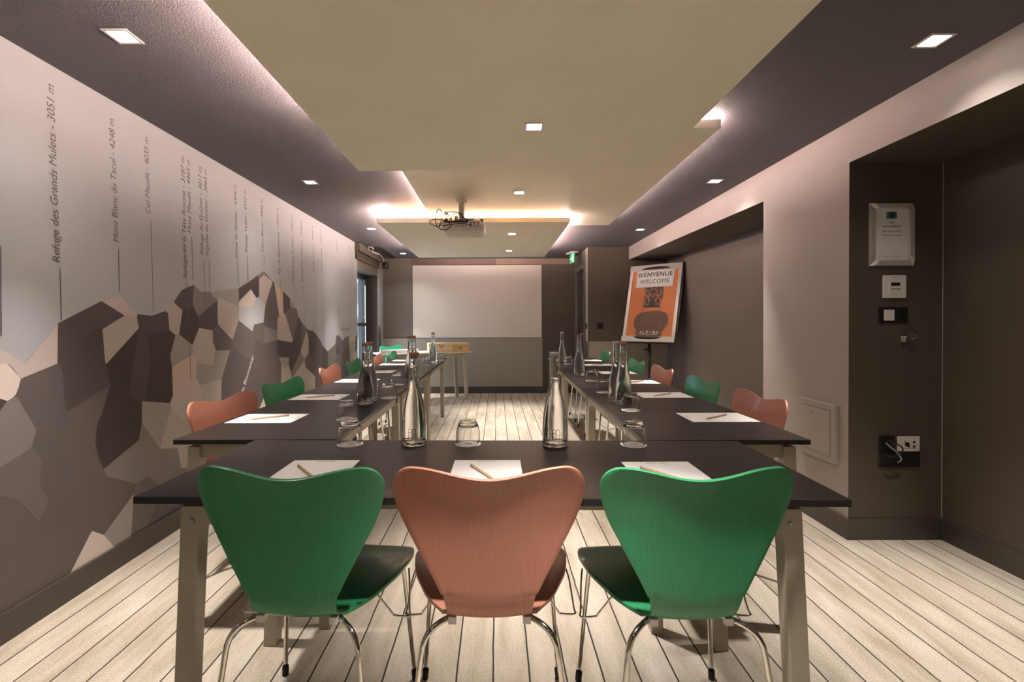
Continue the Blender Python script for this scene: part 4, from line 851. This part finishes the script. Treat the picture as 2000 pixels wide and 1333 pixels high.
# ------------------------------------------------------------- fittings on the near niche wall (faces the camera)
yw = 2.59
t = thing('wifi_notice', 'silver framed wifi notice high on the dark niche wall', 'sign', (2.119, yw, 1.642))
b = MB(); w, h, f = .119, .168, .030
for poly in ([(-w,h),(w,h),(w-f,h-f),(-w+f,h-f)], [(-w,-h),(-w+f,-h+f),(w-f,-h+f),(w,-h)], [(-w,-h),(-w,h),(-w+f,h-f),(-w+f,-h+f)], [(w,-h),(w-f,-h+f),(w-f,h-f),(w,h)]):
    cxm = sum(p[0] for p in poly)/4; czm = sum(p[1] for p in poly)/4
    vs = [(x, -.004 if (abs(x) > w-.001 or abs(z) > h-.001) else -.007, z) for x, z in poly]
    mid_ = [( (x*0.8+cxm*.2), -.016, (z*.8+czm*.2)) for x, z in poly]
    b.add(vs + mid_, [(4,5,6,7)] + [(i, (i+1)%4, (i+1)%4+4, i+4) for i in range(4)], 'alu')
b.box(-w, w, -.004, -.0005, -h, h, 'alu'); b.build('frame', t)
b = MB(); b.box(-w+f, w-f, -.0060, -.0042, -h+f, h-f, 'paper')
def wt(txt, x, z, s, bold=0, al='CENTER', mt='ink'):
    me = text_mesh(txt, 0, bold, al); b.mesh(me, mt, Matrix.Translation((x, -.0068, z)) @ Matrix.Rotation(radians(90), 4, 'X') @ Matrix.Scale(s, 4))
b.quad((-.029,-.0066,.085),(.027,-.0066,.085),(.027,-.0066,.122),(-.029,-.0066,.122),'blueprint')
b.poly([(-.018,-.0068,.094),(-.008,-.0068,.088),(.010,-.0068,.089),(.013,-.0068,.099),(.022,-.0068,.106),(.012,-.0068,.112),(.006,-.0068,.119),(-.016,-.0068,.117),(-.012,-.0068,.106)], 'ink')
wt('WIFI', 0, .060, .0125, .02); wt('SALLES DE SEMINAIRE', 0, .040, .0105, .02); wt('USER : Séminaire ALPINA', 0, .014, .0100); wt('PASSWORD : EnjoyAlpina', 0, -.007, .0100, .006); wt('Découvrez nos services', 0, -.118, .0095)
b.build('notice_sheet', t, fix=False)
t = thing('thermostat', 'white thermostat panel under the wifi notice', 'thermostat', (2.133, yw, 1.363))
b = MB(); b.box(-.062, .062, -.012, -.0005, -.062, .062, 'white'); b.build('wall_plate', t, bevel=.004)
b = MB(); b.box(-.035, .038, -.0155, -.0115, -.038, .036, 'white'); b.build('cover', t, bevel=.002)
b = MB(); b.box(-.025, .024, -.0165, -.0154, .004, .021, 'lcd'); b.build('display', t)
for i in range(5):
    b = MB(); b.cyl(.0032, 0, .0012, 'black', 10, T=Matrix.Translation((-.022+.011*i, -.0155, -.013)) @ Matrix.Rotation(radians(90), 4, 'X')); b.build('button', t)
b = MB(); b.box(-.010, .010, -.0126, -.0121, .050, .0525, 'ink'); b.build('printed_mark', t)
t = thing('light_switch', 'black wall plate with one white rocker under the thermostat', 'switch', (2.130, yw, 1.210))
b = MB(); b.box(-.078, .077, -.010, -.0005, -.042, .042, 'black'); b.build('wall_plate', t, bevel=.006)
b = MB(); b.box(-.056, 0, -.0145, -.0095, -.029, .029, 'white'); b.build('rocker', t, bevel=.002)
t = thing('wall_hook', 'small clear hook with a dark glass knob under the light switch', 'hook', (2.19, yw, 1.085))
b = MB(); b.box(-.016, -.004, -.02, -.0005, -.018, .012, 'alu'); b.build('bracket', t, bevel=.002)
b = MB(); b.lathe([(.001,-.022),(.016,-.018),(.024,0),(.017,.018),(.001,.023)], 'glass', 8, Matrix.Translation((.014,-.03,.012)), smooth=False); b.build('knob', t)
t = thing('data_plate', 'black square socket plate with a plugged cable, low on the niche wall', 'socket', (2.098, yw, .515))
b = MB(); b.box(-.042, .040, -.010, -.0005, -.040, .045, 'black'); b.build('wall_plate', t, bevel=.003)
b = MB(); b.cyl(.017, 0, .03, 'rubber', 16, T=Matrix.Translation((.008, -.012, .012)) @ Matrix.Rotation(radians(90), 4, 'X')); b.build('plug', t)
for pts in ([(.008,-.04,.012),(.03,-.055,.005),(.045,-.055,-.02),(.03,-.05,-.045),(-.01,-.05,-.055),(-.035,-.045,-.05)], [(-.03,-.035,.015),(-.01,-.05,-.01),(.02,-.052,-.035),(.045,-.045,-.07),(.035,-.035,-.09)]):
    b = MB(); b.tube(spline(pts, 5), .004, 'greymetal' if pts[0][0] < 0 else 'rubber', 8); b.build('cable', t)
t = thing('speaker_socket', 'white data socket plate low on the niche wall', 'socket', (2.213, yw, .517))
b = MB(); b.box(-.060, .061, -.010, -.0005, -.041, .041, 'white'); b.build('wall_plate', t, bevel=.005)
b = MB(); b.cyl(.012, 0, .003, 'black', 16, T=Matrix.Translation((-.010, -.0105, -.002)) @ Matrix.Rotation(radians(90), 4, 'X')); b.box(-.026,-.018,-.0115,-.0100,.010,.014,'black'); b.box(-.004,.006,-.0115,-.0100,-.018,-.012,'black'); b.build('round_port', t)
for z in (.010, -.014):
    b = MB(); b.cyl(.006, 0, .003, 'black', 12, T=Matrix.Translation((.027, -.0105, z)) @ Matrix.Rotation(radians(90), 4, 'X')); b.build('jack', t)
b = MB(); b.box(-.030, .036, -.0110, -.0100, -.026, -.0245, 'ink'); b.build('printed_line', t)
t = thing('power_socket', 'wide black triple power socket at the bottom of the niche wall', 'socket', (2.166, yw, .432))
b = MB(); b.box(-.111, .110, -.010, -.0005, -.042, .041, 'black'); b.build('wall_plate', t, bevel=.005)
for x in (-.065, .003, .070):
    b = MB(); T = Matrix.Translation((x, -.0102, 0)) @ Matrix.Rotation(radians(90), 4, 'X'); b.lathe([(.021,0),(.021,.002),(.018,.0005),(.001,.0003)], 'black', 24, T); sk = b.build('outlet', t)
    b = MB(); b.cyl(.0028, 0, .006, 'chrome', 10, T=Matrix.Translation((x, -.010, .008)) @ Matrix.Rotation(radians(90), 4, 'X')); b.build('earth_pin', sk)
# hatch on the right wall
t = thing('wall_hatch', 'taupe access hatch low on the right wall before the niche corner', 'hatch', (XR, 2.821, .545))
b = MB(); b.box(-.022, -.0005, -.158, .158, -.165, .165, 'taupe'); b.build('hatch_frame', t, bevel=.002)
b = MB(); b.box(-.0225, -.0215, -.122, .142, -.130, .132, 'joint'); b.box(-.0245, -.0222, -.1195, .1395, -.1275, .1295, 'taupe'); b.build('hatch_door', t)
b = MB(); b.cyl(.004, 0, .002, 'ink', 10, T=Matrix.Translation((-.0245, .03, .095)) @ Matrix.Rotation(radians(-90), 4, 'Y')); b.build('keyhole', t)
# sockets on the bay
t = thing('bay_socket', 'small square black socket on the brown end bay', 'socket', (1.480, 6.89, 1.123))
b = MB(); b.box(-.042, .042, -.010, -.0005, -.042, .042, 'black'); b.build('wall_plate', t, bevel=.003)
b = MB(); b.lathe([(.019,0),(.019,.002),(.016,.0005),(.001,.0003)], 'rubber', 20, Matrix.Translation((0,-.0102,0)) @ Matrix.Rotation(radians(90), 4, 'X')); b.build('outlet', t)
t = thing('door_switch', 'small black switch on the lit side of the end bay, facing the tables', 'switch', (PX, 6.98, 1.12))
b = MB(); b.box(-.010, -.0005, -.035, .045, -.040, .040, 'black'); b.build('wall_plate', t, bevel=.002)
b = MB(); b.box(-.014, -.0098, -.018, .028, -.024, .024, 'rubber'); b.build('rocker', t)
# exit sign
t = thing('exit_sign', 'green emergency exit sign hanging from the ceiling by the door', 'sign', (1.165, 7.40, ZC), radians(-80))
b = MB(); b.box(-.12, .12, -.06, .06, -.018, -.0005, 'white'); b.build('ceiling_plate', t, bevel=.003)
b = MB(); b.box(-.11, .11, -.006, .006, -.165, -.019, 'exitgreen'); b.build('sign_panel', t)
b = MB(); y = -.0066
def eq(pts): b.poly([(x, y, z) for x, z in pts], 'exitwhite')
eq([(.03,-.03),(.08,-.03),(.08,-.155),(.03,-.155)])
eq([(-.07,-.085),(-.03,-.075),(-.03,-.095),(-.07,-.105)]); eq([(-.095,-.095),(-.07,-.115),(-.07,-.075)])
eq([(-.005,-.05),(.012,-.055),(.008,-.105),(-.012,-.10)]); eq([(-.012,-.10),(.0,-.10),(-.02,-.15),(-.035,-.15)]); eq([(0,-.10),(.01,-.105),(.026,-.15),(.014,-.152)]); eq([(-.02,-.07),(.022,-.062),(.022,-.070),(-.02,-.078)])
eq([(.004+.009*cos(k*pi/5), -.04+.009*sin(k*pi/5)) for k in range(10)])
b.build('pictogram', t, fix=False)
# black wall speaker
t = thing('wall_speaker', 'small black speaker high in the left back corner', 'speaker', (-1.80, 7.72, 2.10))
b = MB(); b.box(-.02, .065, -.06, .05, -.062, .055, 'black'); b.build('body', t, bevel=.012)
b = MB(); b.lathe([(.028,0),(.026,.004),(.008,.002),(.001,.006)], 'rubber', 20, Matrix.Translation((.028,-.061,-.01)) @ Matrix.Rotation(radians(90), 4, 'X')); b.build('driver', t)
b = MB(); b.tube([(-.085,0,.0),(-.02,0,0)], .010, 'alu', 8); b.build('bracket', t)
b = MB()
b.tube(spline([(XL(7.2)+.08,7.35,2.235),(XL(7.2)+.10,7.3,2.21),(XL(7)+.10,6.9,2.20),(XL(7)+.16,6.75,2.22),(XL(7)+.12,6.68,2.235),(XL(7)+.09,6.8,2.20),(XL(7)+.12,7.2,2.215),(XL(7)+.10,7.6,2.19),(-1.80,7.70,2.155)], 6), .005, 'white', 6)
tag(b.build('cable'), 'loose white cable looping under the ceiling beside the blind cassette', 'cable')
# dark ceiling vent
t = thing('ceiling_vent', 'long dark slot vent in the ceiling before the left back corner', 'vent', (-1.685, 7.35, ZC), radians(1.6))
b = MB(); b.box(-.052, .052, -.59, .59, -.004, -.0005, 'brown'); b.build('vent_frame', t)
b = MB()
for i in range(5): b.box(-.040+i*.018, -.033+i*.018, -.57, .57, -.008, -.004, 'black')
b.build('vent_slats', t)
